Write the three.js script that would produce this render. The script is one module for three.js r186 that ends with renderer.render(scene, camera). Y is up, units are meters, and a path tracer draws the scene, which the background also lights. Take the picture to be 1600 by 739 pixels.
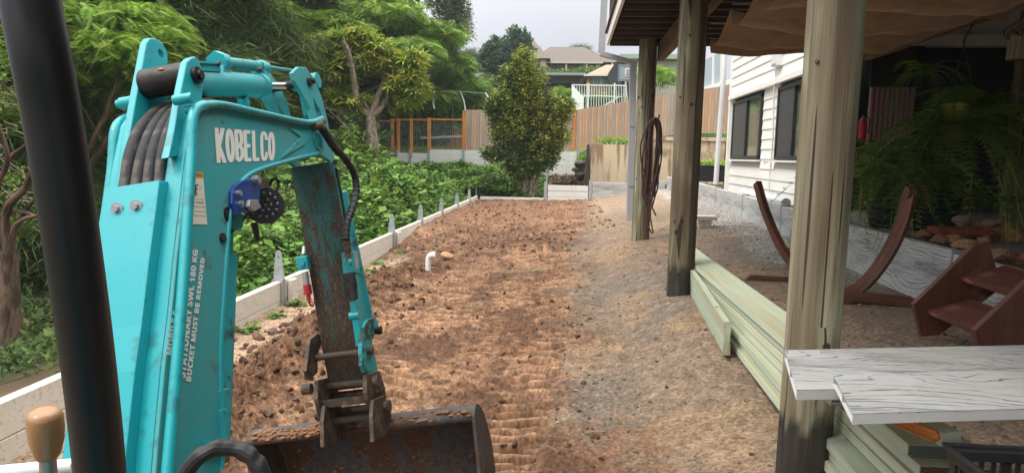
import * as THREE from 'three';
import { mergeGeometries, mergeVertices, toCreasedNormals } from 'three/addons/utils/BufferGeometryUtils.js';
import { RoundedBoxGeometry } from 'three/addons/geometries/RoundedBoxGeometry.js';

// ---------------------------------------------------------------- camera, sky, sun, exposure
const scene = new THREE.Scene();
const FOCAL = 1040, EYE = new THREE.Vector3(0, 1.7, 0);            // focal length in pixels of a picture 739 high
const camera = new THREE.PerspectiveCamera(2 * Math.atan(369.5 / FOCAL) * 180 / Math.PI, 1600 / 739, 0.05, 600);
camera.position.copy(EYE);
camera.rotation.set(-0.1216, 0.0836, 0.0175, 'YXZ');
camera.updateMatrixWorld();

const EXPOSURE = 1.22, ZENITH = 3.6, HORIZON = 0.50;
const renderer = new THREE.WebGLRenderer({ antialias: true });
renderer.toneMapping = THREE.LinearToneMapping;
renderer.toneMappingExposure = EXPOSURE;
renderer.shadowMap.enabled = true;

const sun = new THREE.DirectionalLight(0xfff3e2, 1.5);
sun.position.set(-16, 30, 3);
sun.castShadow = true;
sun.shadow.radius = 24;
sun.shadow.mapSize.set(2048, 2048);
Object.assign(sun.shadow.camera, { left: -30, right: 30, top: 40, bottom: -30, near: 1, far: 120 });
scene.add(sun, sun.target);
sun.target.position.set(0, 0, -8);

// ---------------------------------------------------------------- random numbers and noise
function rng(seed) {
  let a = seed >>> 0;
  return () => { a = (a + 0x6d2b79f5) | 0; let t = Math.imul(a ^ (a >>> 15), 1 | a); t = (t + Math.imul(t ^ (t >>> 7), 61 | t)) ^ t; return ((t ^ (t >>> 14)) >>> 0) / 4294967296; };
}
const hash = (x, y) => { let h = Math.imul(x, 374761393) + Math.imul(y, 668265263) | 0; h = Math.imul(h ^ (h >>> 13), 1274126177); return ((h ^ (h >>> 16)) >>> 0) / 4294967296; };
const fade = (t) => t * t * (3 - 2 * t), mixn = (a, b, t) => a + (b - a) * t, clamp = (v, a = 0, b = 1) => Math.min(b, Math.max(a, v));
const smooth = (a, b, x) => fade(clamp((x - a) / (b - a)));
function noise(x, y, px = 0, py = 0) {                               // value noise 0..1, periodic if periods are given
  const xi = Math.floor(x), yi = Math.floor(y), fx = fade(x - xi), fy = fade(y - yi);
  const w = (v, p) => (p ? ((v % p) + p) % p : v);
  const a = w(xi, px), b = w(xi + 1, px), c = w(yi, py), d = w(yi + 1, py);
  return mixn(mixn(hash(a, c), hash(b, c), fx), mixn(hash(a, d), hash(b, d), fx), fy);
}
function fbm(x, y, n = 4, px = 0, py = 0) {
  let s = 0, a = 0.5, t = 0;
  for (let i = 0; i < n; i++) { s += a * noise(x + i * 17.3 * (px ? 0 : 1), y + i * 9.1 * (py ? 0 : 1), px, py); t += a; a *= 0.5; x *= 2; y *= 2; px *= 2; py *= 2; }
  return s / t;
}

// overcast sky: brightest overhead, paler and bluer towards the horizon, soft cloud patches
{
  const w = 512, h = 256, data = new Float32Array(w * h * 4);
  for (let j = 0; j < h; j++) for (let i = 0; i < w; i++) {
    const el = ((j + 0.5) / h - 0.5) * Math.PI, az = (i / w) * Math.PI * 2, s = Math.sin(el), o = (j * w + i) * 4;
    const cl = fbm(i / w * 16, j / h * 18, 4, 16, 0) - 0.5, t = Math.pow(clamp(s), 1.5);
    const L = (mixn(HORIZON, ZENITH, t)) * (1 + cl * 0.22) * (s < -0.02 ? 0.45 : 1), k = clamp(s * 1.6);
    data[o] = L * mixn(0.93, 1.0, k); data[o + 1] = L * mixn(0.945, 1.0, k); data[o + 2] = L * mixn(1.07, 1.0, k); data[o + 3] = 1;
  }
  const sky = new THREE.DataTexture(data, w, h, THREE.RGBAFormat, THREE.FloatType);
  sky.mapping = THREE.EquirectangularReflectionMapping; sky.magFilter = sky.minFilter = THREE.LinearFilter; sky.wrapS = THREE.RepeatWrapping; sky.needsUpdate = true;
  scene.background = sky; scene.environment = sky;
}

// ---------------------------------------------------------------- helpers
const V = (x, y, z) => new THREE.Vector3(x, y, z);
const ray = (x, y) => V((x - 800) / FOCAL, (369.5 - y) / FOCAL, -1).applyQuaternion(camera.quaternion);   // measuring aid: sight line of the survey photograph
const onD = (x, y, d) => { const r = ray(x, y); return r.multiplyScalar(d / -r.z).add(EYE); };
const onX = (x, y, X) => { const r = ray(x, y); return r.multiplyScalar(X / r.x).add(EYE); };
const onY = (x, y, Y) => { const r = ray(x, y); return r.multiplyScalar((Y - EYE.y) / r.y).add(EYE); };
const used = {};
function numbered(name) { const n = used[name] = (used[name] ?? -1) + 1; return n ? name + '_' + String(n).padStart(3, '0') : name; }
function tag(o, label, category, group) { o.userData.label = label; o.userData.category = category; if (group) o.userData.group = group; return o; }
function thing(name, label, category, pos = [0, 0, 0], group, turn = 0) {
  const o = new THREE.Group(); o.name = numbered(name); o.position.set(...(pos.isVector3 ? pos.toArray() : pos)); o.rotation.y = turn; scene.add(o);
  return tag(o, label, category, group);
}
function obj(name, geo, mat, parent = scene) {
  if (Array.isArray(geo)) geo = merge(geo);
  const m = new THREE.Mesh(geo, mat); m.castShadow = m.receiveShadow = true;
  m.name = parent === scene ? numbered(name) : name; parent.add(m); return m;
}
const structure = (o) => { o.userData.kind = 'structure'; return o; };
const stuff = (o) => { o.userData.kind = 'stuff'; return o; };
function merge(list) {
  const color = list.some((g) => g.attributes.color);
  return mergeGeometries(list.map((g) => {
    g = g.index ? g.toNonIndexed() : g.clone();
    for (const k of Object.keys(g.attributes)) if (!['position', 'normal', 'uv', ...(color ? ['color'] : [])].includes(k)) g.deleteAttribute(k);
    if (!g.attributes.uv) g.setAttribute('uv', new THREE.BufferAttribute(new Float32Array(g.attributes.position.count * 2), 2));
    if (color && !g.attributes.color) g.setAttribute('color', new THREE.BufferAttribute(new Float32Array(g.attributes.position.count * 3).fill(1), 3));
    return g;
  }));
}
function metric(g, long = 'x', ox = 0, oy = 0) {                     // uv in metres; u runs along the long axis where a face has it
  const p = g.attributes.position, n = g.attributes.normal, uv = new Float32Array(p.count * 2), L = 'xyz'.indexOf(long);
  for (let i = 0; i < p.count; i++) {
    const c = [p.getX(i), p.getY(i), p.getZ(i)], a = [Math.abs(n.getX(i)), Math.abs(n.getY(i)), Math.abs(n.getZ(i))];
    const k = a.indexOf(Math.max(...a)), rest = [0, 1, 2].filter((q) => q !== k);
    if (rest[1] === L) rest.reverse();
    uv[2 * i] = c[rest[0]] + ox; uv[2 * i + 1] = c[rest[1]] + oy + k * 0.31;
  }
  g.setAttribute('uv', new THREE.BufferAttribute(uv, 2)); return g;
}
function box(w, h, d, x = 0, y = 0, z = 0, r = 0, long) {
  const g = r ? new RoundedBoxGeometry(w, h, d, 1, r) : new THREE.BoxGeometry(w, h, d);
  g.translate(x, y, z);
  return metric(g, long ?? (w >= h && w >= d ? 'x' : h >= d ? 'y' : 'z'), x * 3.7 + y * 1.3, z * 2.1 + y * 5.1);
}
function between(a, b, w, h, r = 0, roll = 0) {                       // bar from a to b, w wide and h high
  const dir = b.clone().sub(a), len = dir.length(), g = r ? new RoundedBoxGeometry(w, h, len, 1, r) : new THREE.BoxGeometry(w, h, len);
  metric(g, 'z', a.x * 3.1 + a.y, a.z + a.y * 2.7);
  const m = new THREE.Matrix4().lookAt(V(0, 0, 0), dir, Math.abs(dir.y) / len > 0.99 ? V(0, 0, 1) : V(0, 1, 0));
  g.rotateZ(roll); g.applyMatrix4(m); const c = a.clone().add(b).multiplyScalar(0.5); g.translate(c.x, c.y, c.z); return g;
}
function rod(a, b, r1, r2 = r1, seg = 12, open = false) {
  const dir = b.clone().sub(a), len = dir.length(), g = new THREE.CylinderGeometry(r2, r1, len, seg, 1, open);
  const uv = g.attributes.uv; for (let i = 0; i < uv.count; i++) uv.setXY(i, uv.getX(i) * r1 * 6.28, uv.getY(i) * len);
  g.applyQuaternion(new THREE.Quaternion().setFromUnitVectors(V(0, 1, 0), dir.clone().normalize()));
  const c = a.clone().add(b).multiplyScalar(0.5); g.translate(c.x, c.y, c.z); return g;
}
function tube(points, r, seg = 40, sides = 10, closed = false) {
  const c = new THREE.CatmullRomCurve3(points, closed, 'centripetal'), g = new THREE.TubeGeometry(c, seg, r, sides, closed);
  const uv = g.attributes.uv, len = c.getLength(); for (let i = 0; i < uv.count; i++) uv.setXY(i, uv.getX(i) * len, uv.getY(i) * r * 6.28);
  if (closed) return g;
  const ends = [];
  for (const [t, s] of [[0, -1], [1, 1]]) {
    const e = new THREE.CircleGeometry(r, sides), tan = c.getTangent(t).multiplyScalar(s), p = c.getPoint(t);
    e.applyQuaternion(new THREE.Quaternion().setFromUnitVectors(V(0, 0, 1), tan)); e.translate(p.x, p.y, p.z); ends.push(e);
  }
  return merge([g, ...ends]);
}
function taper(points, radii, sides = 9, lump = 0, seed = 1) {        // branch: tube whose radius changes along it
  const c = new THREE.CatmullRomCurve3(points, false, 'centripetal'), n = Math.max(6, points.length * 5), fr = c.computeFrenetFrames(n);
  const pos = [], uv = [], idx = [], len = c.getLength();
  for (let i = 0; i <= n; i++) {
    const t = i / n, f = t * (radii.length - 1), k = Math.min(radii.length - 2, Math.floor(f)), r0 = mixn(radii[k], radii[k + 1], f - k), p = c.getPoint(t);
    for (let j = 0; j <= sides; j++) {
      const a = j / sides * Math.PI * 2, r = r0 * (1 + lump * (noise((j % sides) * 1.3 + seed * 7, t * len * 5 + seed) - 0.5));
      const q = p.clone().addScaledVector(fr.normals[i], Math.cos(a) * r).addScaledVector(fr.binormals[i], Math.sin(a) * r);
      pos.push(q.x, q.y, q.z); uv.push(j / sides * r0 * 6.28, t * len);
    }
  }
  for (let i = 0; i < n; i++) for (let j = 0; j < sides; j++) { const a = i * (sides + 1) + j, b = a + sides + 1; idx.push(a, b, a + 1, b, b + 1, a + 1); }
  const g = new THREE.BufferGeometry(); g.setAttribute('position', new THREE.Float32BufferAttribute(pos, 3)); g.setAttribute('uv', new THREE.Float32BufferAttribute(uv, 2));
  g.setIndex(idx); g.computeVertexNormals(); return g;
}
function rockGeo(seed, rough = 0.35, flat = 0.75, detail = 2) {
  const g = mergeVertices(new THREE.IcosahedronGeometry(1, detail).deleteAttribute('uv').deleteAttribute('normal')), p = g.attributes.position, r = rng(seed), k = [];
  for (let i = 0; i < 7; i++) k.push([V(r() - 0.5, r() - 0.5, r() - 0.5).normalize(), 0.55 + r() * 0.35]);
  for (let i = 0; i < p.count; i++) {
    const v = V().fromBufferAttribute(p, i); let s = 1;
    for (const [n, d] of k) { const q = v.dot(n); if (q > d) s = Math.min(s, d / q); }
    s *= 1 + rough * (fbm(v.x * 1.7 + v.z * 0.9 + seed * 3.1, v.y * 1.7 + v.z * 1.1 + seed, 3) - 0.5);
    p.setXYZ(i, v.x * s, v.y * s * flat, v.z * s);
  }
  g.computeVertexNormals(); const f = toCreasedNormals(g, 0.6); return metric(f, 'x');
}

// ---------------------------------------------------------------- textures (what surfaces are made of)
function texture(w, h, fn, size = [1, 1], srgb = true) {              // fn(u, v) gives 0..1 display values; size is metres covered
  const data = new Uint8Array(w * h * 4);
  for (let j = 0; j < h; j++) for (let i = 0; i < w; i++) { const c = fn(i / w, j / h), o = (j * w + i) * 4; for (let k = 0; k < 3; k++) data[o + k] = clamp(Array.isArray(c) ? c[k] : c) * 255; data[o + 3] = 255; }
  const t = new THREE.DataTexture(data, w, h); t.wrapS = t.wrapT = THREE.RepeatWrapping; t.magFilter = THREE.LinearFilter; t.minFilter = THREE.LinearMipmapLinearFilter; t.generateMipmaps = true;
  if (srgb) t.colorSpace = THREE.SRGBColorSpace; t.repeat.set(1 / size[0], 1 / size[1]); t.needsUpdate = true; return t;
}
const rgb = (r, g, b) => [r / 255, g / 255, b / 255], lerp3 = (a, b, t) => [mixn(a[0], b[0], t), mixn(a[1], b[1], t), mixn(a[2], b[2], t)];
const std = (o) => new THREE.MeshStandardMaterial({ roughness: 0.9, metalness: 0, ...o });
const phys = (o) => new THREE.MeshPhysicalMaterial({ roughness: 0.6, metalness: 0, ...o });
function woodTexture(light, dark, o = {}) {                           // u along the grain
  const { w = 1024, h = 256, size = [1.6, 0.4], streak = 26, knots = 5, crack = 0.0, stain, seed = 1 } = o, r = rng(seed * 77), ks = [];
  for (let i = 0; i < knots; i++) ks.push([r(), r(), 0.012 + r() * 0.012]);
  const val = (u, v) => {
    let vv = v, kd = 0;
    for (const [ku, kv, kr] of ks) {
      let du = (u - ku) * size[0], dv = (v - kv) * size[1]; if (dv > size[1] / 2) dv -= size[1]; if (dv < -size[1] / 2) dv += size[1];
      const e = Math.hypot(du * 0.35, dv); vv += Math.exp(-e * e / (kr * kr * 8)) * Math.sign(dv || 1) * kr * 1.2 / size[1];
      kd = Math.max(kd, smooth(kr * 1.3, kr * 0.6, Math.hypot(du, dv)));
    }
    const a = fbm(u * 4 + seed, vv * streak, 3, 4, streak), b = noise(u * 9, vv * streak * 5, 9, streak * 5), c = fbm(u * 3, v * 3, 3, 3, 3);
    const cr = crack && smooth(0.86, 0.89, noise(u * 3 + 0.3, vv * Math.round(streak * 1.7), 3, Math.round(streak * 1.7))) * crack;
    return [clamp(a * 1.25 - 0.25 + (b - 0.5) * 0.55 + (c - 0.5) * 0.45), kd, cr, c];
  };
  const map = texture(w, h, (u, v) => {
    const [t, kd, cr, c] = val(u, v); let q = lerp3(light, dark, t);
    if (stain) q = lerp3(q, stain, smooth(0.44, 0.7, c) * 0.75);
    q = lerp3(q, [dark[0] * 0.45, dark[1] * 0.42, dark[2] * 0.4], Math.max(kd * 0.85, cr)); return q;
  }, size);
  const bump = texture(w, h, (u, v) => { const [t, kd, cr] = val(u, v); return clamp(0.75 - t * 0.4 - cr * 0.6 - kd * 0.15); }, size, false);
  return { map, bumpMap: bump };
}
const grainBump = texture(512, 512, (u, v) => fbm(u * 40, v * 40, 4, 40, 40), [0.5, 0.5], false);
const softBump = texture(256, 256, (u, v) => fbm(u * 10, v * 10, 4, 10, 10), [0.6, 0.6], false);
const dirtTone = (u, v, s) => fbm(u * s, v * s, 5, s, s);

// the machine's paint: chipped and dusty
const teal = rgb(10, 158, 167), tealDust = rgb(84, 150, 150), grime = rgb(52, 38, 30);
const paintMap = (dust, dirt, seed) => texture(512, 512, (u, v) => {
  const a = dirtTone(u + seed, v, 6), b = fbm(u * 24, v * 24, 3, 24, 24), sp = noise(u * 120 + seed * 3, v * 120, 120, 120);
  let c = lerp3(teal, tealDust, clamp(dust * (0.35 + a * 1.1)));
  c = lerp3(c, grime, smooth(0.62 - dirt * 0.2, 0.85 - dirt * 0.2, a * 0.6 + b * 0.4) * (0.25 + dirt * 0.6));
  return lerp3(c, grime, smooth(0.955 - dirt * 0.03, 0.985, sp) * 0.75);
}, [0.5, 0.5]);
const M = {};
M.paint = phys({ map: paintMap(0.12, 0.06, 0), roughness: 0.42, clearcoat: 0.25, clearcoatRoughness: 0.35 });
M.paintDusty = phys({ map: paintMap(0.78, 0.26, 0.37), roughness: 0.62, bumpMap: softBump, bumpScale: 0.0006 });
M.paintDirty = phys({ map: paintMap(0.5, 0.55, 0.71), roughness: 0.7, bumpMap: softBump, bumpScale: 0.001 });
M.armGrime = std({
  map: texture(512, 1024, (u, v) => {                                 // v from the foot of the arm (0) to its head (1)
    const a = fbm(u * 9, v * 14, 5, 9, 0), b = fbm(u * 26, v * 9, 4, 26, 0), e = Math.min(u, 1 - u), crack = smooth(0.46, 0.5, noise(u * 22, v * 17)) * smooth(0.54, 0.5, noise(u * 22, v * 17));
    const rust = smooth(0.34, 0.6, a * 0.65 + b * 0.35 + (0.62 - v) * 0.55 + (e < 0.2 ? 0.06 : 0)), base = lerp3(rgb(26, 80, 80), rgb(44, 98, 94), b);
    let c = lerp3(base, lerp3(rgb(46, 34, 27), rgb(74, 54, 40), b), rust); c = lerp3(c, rgb(28, 25, 22), crack * 0.6);
    return lerp3(c, rgb(128, 116, 92), smooth(0.7, 0.8, noise(u * 60, v * 90)) * 0.45);
  }), roughness: 0.75, bumpMap: texture(512, 1024, (u, v) => fbm(u * 18, v * 30, 4, 18, 0), [1, 1], false), bumpScale: 0.002,
});
M.blackTube = phys({ color: new THREE.Color(0.008, 0.0085, 0.0105), roughness: 0.45, clearcoat: 0.15, clearcoatRoughness: 0.3, bumpMap: grainBump, bumpScale: 0.0001 });
M.rubber = std({ map: texture(256, 256, (u, v) => lerp3(rgb(48, 48, 50), rgb(92, 84, 78), smooth(0.45, 0.8, fbm(u * 12, v * 12, 4, 12, 12))), [0.3, 0.3]), roughness: 0.75 });
M.blackRubber = std({ color: new THREE.Color(0.018, 0.018, 0.019), roughness: 0.6, bumpMap: grainBump, bumpScale: 0.0005 });
M.grease = std({ map: texture(256, 256, (u, v) => lerp3(rgb(14, 13, 13), rgb(44, 39, 36), smooth(0.4, 0.75, fbm(u * 9, v * 9, 4, 9, 9))), [0.2, 0.2]), roughness: 0.5, bumpMap: softBump, bumpScale: 0.004 });
M.steel = std({ color: new THREE.Color(0.42, 0.42, 0.43), roughness: 0.45, metalness: 0.7, bumpMap: grainBump, bumpScale: 0.0004 });
M.chrome = std({ color: new THREE.Color(0.8, 0.8, 0.82), roughness: 0.12, metalness: 1 });
M.dirtySteel = std({ map: texture(256, 256, (u, v) => lerp3(rgb(70, 62, 55), rgb(112, 90, 70), smooth(0.35, 0.75, fbm(u * 10, v * 10, 4, 10, 10))), [0.25, 0.25]), roughness: 0.7, metalness: 0.25, bumpMap: softBump, bumpScale: 0.003 });
M.galvanised = std({ map: texture(256, 256, (u, v) => lerp3(rgb(150, 156, 160), rgb(182, 187, 190), fbm(u * 20, v * 20, 3, 20, 20)), [0.4, 0.4]), roughness: 0.5, metalness: 0.35 });
M.blue = phys({ color: new THREE.Color(0.006, 0.045, 0.24), roughness: 0.4, clearcoat: 0.5 });
M.red = std({ color: new THREE.Color(0.4, 0.02, 0.03), roughness: 0.45 });
const concreteMap = (a, b, seed) => texture(512, 512, (u, v) => lerp3(lerp3(a, b, dirtTone(u + seed, v, 5)), [a[0] * 0.7, a[1] * 0.68, a[2] * 0.64], smooth(0.7, 0.86, noise(u * 90, v * 90, 90, 90)) * 0.4), [1.2, 1.2]);
M.concrete = std({ map: concreteMap(rgb(226, 220, 207), rgb(206, 198, 182), 0), bumpMap: grainBump, bumpScale: 0.001 });
M.concreteWhite = std({ map: concreteMap(rgb(228, 228, 224), rgb(206, 208, 203), 0.3), bumpMap: grainBump, bumpScale: 0.001 });
M.stainedConcrete = std({ map: texture(512, 512, (u, v) => { const s = fbm(u * 22, v * 2, 4, 22, 2), a = dirtTone(u, v, 5); return lerp3(lerp3(rgb(206, 186, 156), rgb(150, 126, 98), smooth(0.45, 0.75, s)), rgb(96, 84, 70), smooth(0.55, 0.8, a) * 0.5); }, [2.5, 2.0]), bumpMap: grainBump, bumpScale: 0.003 });
// white panels printed and pressed with a dark oak grain
const oakPhase = (u, v) => fbm(u * 4 + 0.12 * noise(u * 12, v * 12, 12, 12), v * 3, 2, 4, 3) * 10 + Math.sin(v * 6.283) * 0.8 + v * 22 + 0.16 * noise(u * 60, v * 40, 60, 40);
const oak = (u, v) => {
  const e = 0.0015, f = oakPhase(u, v), gu = (oakPhase(u + e, v) - f) / e / 2.0, gv = (oakPhase(u, v + e) - f) / e / 0.62, q = Math.abs((f % 1) - 0.5) / Math.max(6, Math.hypot(gu, gv));
  const t = 0.0006 + 0.0062 * Math.pow(noise(u * 16, v * 40, 16, 40), 2), br = smooth(0.15, 0.5, noise(u * 70, v * 130, 70, 130));
  return Math.max(smooth(t + 0.0012, t - 0.0008, q) * (0.3 + 0.7 * br), 0.3 * smooth(0.72, 0.86, noise(u * 26, v * 170 + oakPhase(u, v) * 3, 26, 0)));
};
const oakMap = (pale, ink) => texture(1024, 512, (u, v) => lerp3(lerp3(pale, [pale[0] * 0.93, pale[1] * 0.92, pale[2] * 0.9], fbm(u * 8, v * 8, 3, 8, 8)), ink, oak(u, v) * 0.85), [2.0, 0.62]);
const oakBump = texture(1024, 512, (u, v) => 1 - oak(u, v), [2.0, 0.62], false);
M.oakPanel = std({ map: oakMap(rgb(182, 184, 184), rgb(92, 96, 104)), bumpMap: oakBump, bumpScale: 0.0015, roughness: 0.55 });
M.oakConcrete = std({ map: oakMap(rgb(196, 198, 198), rgb(122, 125, 130)), bumpMap: oakBump, bumpScale: 0.006, roughness: 0.85 });
M.panelEdge = std({ color: new THREE.Color(0.62, 0.63, 0.63), roughness: 0.5, bumpMap: grainBump, bumpScale: 0.0006 });
// timbers
M.postWood = std({ ...woodTexture(rgb(180, 183, 158), rgb(100, 95, 78), { size: [2.2, 0.84], w: 1024, h: 1024, streak: 30, knots: 9, crack: 0.8, stain: rgb(118, 105, 86), seed: 3 }), bumpScale: 0.006, vertexColors: true });
M.greenTimber = [0, 1, 2].map((i) => std({ ...woodTexture([rgb(190, 198, 174), rgb(180, 191, 172), rgb(196, 200, 176)][i], [rgb(166, 176, 150), rgb(152, 167, 146), rgb(172, 177, 150)][i], { w: 512, size: [3.4, 0.4], streak: 22, knots: 3, stain: rgb(168, 160, 126), seed: 11 + i }), bumpScale: 0.001, roughness: 0.8 }));
M.endGrain = std({ map: texture(256, 256, (u, v) => lerp3(rgb(116, 92, 66), rgb(78, 60, 44), smooth(0.3, 0.7, Math.abs(((Math.hypot(u - 0.4, v + 0.6) * 22) % 1) - 0.5) * 2)), [0.25, 0.25]) });
M.splitWood = std({ ...woodTexture(rgb(222, 148, 84), rgb(160, 92, 46), { w: 256, size: [0.4, 0.2], streak: 22, knots: 0, seed: 23 }), bumpScale: 0.01 });
M.brownWood = std({ ...woodTexture(rgb(112, 72, 50), rgb(70, 42, 30), { w: 512, size: [1.2, 0.3], streak: 16, knots: 1, seed: 31 }), bumpScale: 0.001, roughness: 0.55 });
M.redBrownWood = std({ map: texture(512, 512, (u, v) => lerp3(lerp3(rgb(114, 66, 54), rgb(86, 48, 40), fbm(u * 3, v * 24, 4, 3, 24)), rgb(156, 122, 106), smooth(0.56, 0.8, fbm(u * 7, v * 7, 4, 7, 7)) * 0.55), [0.8, 0.8]), roughness: 0.6 });
M.beamWood = std({ ...woodTexture(rgb(128, 102, 80), rgb(86, 64, 50), { w: 512, size: [2, 0.4], streak: 14, knots: 2, seed: 41 }), bumpScale: 0.001 });
M.deckWood = std({ ...woodTexture(rgb(92, 76, 74), rgb(58, 46, 48), { w: 512, size: [2, 0.4], streak: 14, knots: 2, seed: 43 }), bumpScale: 0.001 });
M.pine = [0, 1, 2, 3].map((i) => std({ ...woodTexture([rgb(194, 170, 148), rgb(180, 160, 142), rgb(176, 164, 152), rgb(196, 164, 134)][i], [rgb(160, 128, 100), rgb(146, 120, 98), rgb(138, 122, 108), rgb(166, 124, 88)][i], { w: 256, h: 128, size: [2, 0.3], streak: 10, knots: 2, seed: 51 + i }), bumpScale: 0.001 }));
M.orangePine = std({ ...woodTexture(rgb(206, 140, 72), rgb(166, 98, 42), { w: 256, h: 128, size: [2, 0.3], streak: 10, knots: 2, seed: 61 }), bumpScale: 0.001 });
M.whitePaint = std({ map: texture(256, 256, (u, v) => lerp3(rgb(244, 244, 241), rgb(232, 232, 228), dirtTone(u, v, 6)), [1.5, 1.5]), roughness: 0.5, bumpMap: softBump, bumpScale: 0.0008 });
M.whiteMetal = std({ color: new THREE.Color(0.74, 0.75, 0.76), roughness: 0.4 });
M.greyMetal = std({ color: new THREE.Color(0.42, 0.44, 0.46), roughness: 0.45, bumpMap: softBump, bumpScale: 0.0006 });
M.pvc = std({ color: new THREE.Color(0.78, 0.78, 0.76), roughness: 0.35 });
M.darkFrame = std({ color: new THREE.Color(0.03, 0.032, 0.036), roughness: 0.4 });
M.windowGlass = phys({ color: new THREE.Color(0.03, 0.034, 0.038), roughness: 0.06, metalness: 0, specularIntensity: 1, clearcoat: 1, clearcoatRoughness: 0.03 });
M.curtain = std({ color: new THREE.Color(0.30, 0.31, 0.24), roughness: 1 });
M.blackPlastic = phys({ color: new THREE.Color(0.02, 0.02, 0.023), roughness: 0.38, bumpMap: grainBump, bumpScale: 0.0004 });
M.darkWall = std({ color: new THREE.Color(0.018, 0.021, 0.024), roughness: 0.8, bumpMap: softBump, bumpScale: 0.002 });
M.ceiling = std({ color: new THREE.Color(0.5, 0.46, 0.44), roughness: 0.9, bumpMap: softBump, bumpScale: 0.002 });
M.terracotta = std({ color: new THREE.Color(0.24, 0.065, 0.03), roughness: 0.8, bumpMap: grainBump, bumpScale: 0.001 });
M.shadeCloth = phys({ map: texture(512, 512, (u, v) => { const t = 0.5 + 0.25 * Math.sin(u * 6.283 * 120) + 0.25 * Math.sin(v * 6.283 * 120); return lerp3(lerp3(rgb(176, 140, 106), rgb(146, 112, 84), t), rgb(112, 90, 72), smooth(0.5, 0.8, dirtTone(u, v, 4)) * 0.5); }, [0.5, 0.5]), roughness: 1, transmission: 0.25, thickness: 0, side: THREE.DoubleSide });
M.bark = std({ color: new THREE.Color(0.62, 0.56, 0.5), map: texture(256, 512, (u, v) => lerp3(rgb(128, 108, 88), rgb(74, 60, 48), smooth(0.3, 0.7, fbm(u * 14, v * 5, 4, 14, 5))), [0.5, 1.0]), bumpMap: texture(256, 512, (u, v) => fbm(u * 14, v * 5, 4, 14, 5), [0.5, 1.0], false), bumpScale: 0.02 });
M.paleBark = std({ map: texture(256, 512, (u, v) => lerp3(rgb(168, 152, 136), rgb(112, 98, 86), smooth(0.3, 0.7, fbm(u * 12, v * 9, 4, 12, 9))), [0.4, 0.6]), bumpMap: texture(256, 512, (u, v) => fbm(u * 12, v * 9, 4, 12, 9), [0.4, 0.6], false), bumpScale: 0.01 });
const rockMap = (a, b) => texture(256, 256, (u, v) => lerp3(lerp3(a, b, smooth(0.3, 0.7, dirtTone(u, v, 5))), [a[0] * 0.6, a[1] * 0.55, a[2] * 0.5], smooth(0.6, 0.8, fbm(u * 22, v * 22, 3, 22, 22)) * 0.5), [0.35, 0.35]);
M.rock = [[rgb(176, 128, 92), rgb(136, 92, 66)], [rgb(150, 116, 94), rgb(112, 86, 72)], [rgb(196, 156, 118), rgb(150, 110, 80)], [rgb(128, 104, 94), rgb(96, 78, 72)]].map(([a, b]) => std({ map: rockMap(a, b), bumpMap: softBump, bumpScale: 0.006 }));
// ---------------------------------------------------------------- ground: the excavated yard and the hillside round it
const WALL_L = -2.94, WALL_R = 3.1, HOUSE_X = 3.62, HOUSE_D0 = 10.5, HOUSE_D1 = 15.75;
function cells(x, y) { let m = 9; const xi = Math.floor(x), yi = Math.floor(y); for (let i = -1; i < 2; i++) for (let j = -1; j < 2; j++) { const a = xi + i, b = yi + j, s = 0.55 + 0.75 * hash(a + 91, b), q = Math.hypot(x - a - hash(a, b), y - b - hash(a + 31, b + 17)) / s; if (q < m) m = q; } return Math.sqrt(Math.max(0, 1 - m * m * 1.6)); }
const GX = [-3.1, -2.0, -0.6, 0.4, 1.1, 2.0, 3.1], GD = [0, 3, 6.5, 10, 11.3, 13, 17, 22];
const GY = [[.02, 0, 0, .06, .2, .3, .35], [.03, 0, 0, .08, .28, .36, .40], [.13, .06, .06, .16, .41, .45, .50], [.06, .08, .14, .25, .49, .56, .63],
  [.08, .16, .22, .32, .5, .58, .66], [.25, .28, .28, .35, .5, .6, .7], [.26, .28, .29, .33, .45, .58, .72], [.24, .26, .27, .3, .4, .55, .72]];
function baseY(x, d) {
  const f = (A, v) => { let k = 0; while (k < A.length - 2 && v > A[k + 1]) k++; return [k, clamp((v - A[k]) / (A[k + 1] - A[k]))]; };
  const [i, s] = f(GX, x), [j, t] = f(GD, d), u = fade(t), w = mixn(s, fade(s), 0.5);
  return mixn(mixn(GY[j][i], GY[j][i + 1], w), mixn(GY[j + 1][i], GY[j + 1][i + 1], w), u);
}
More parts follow.
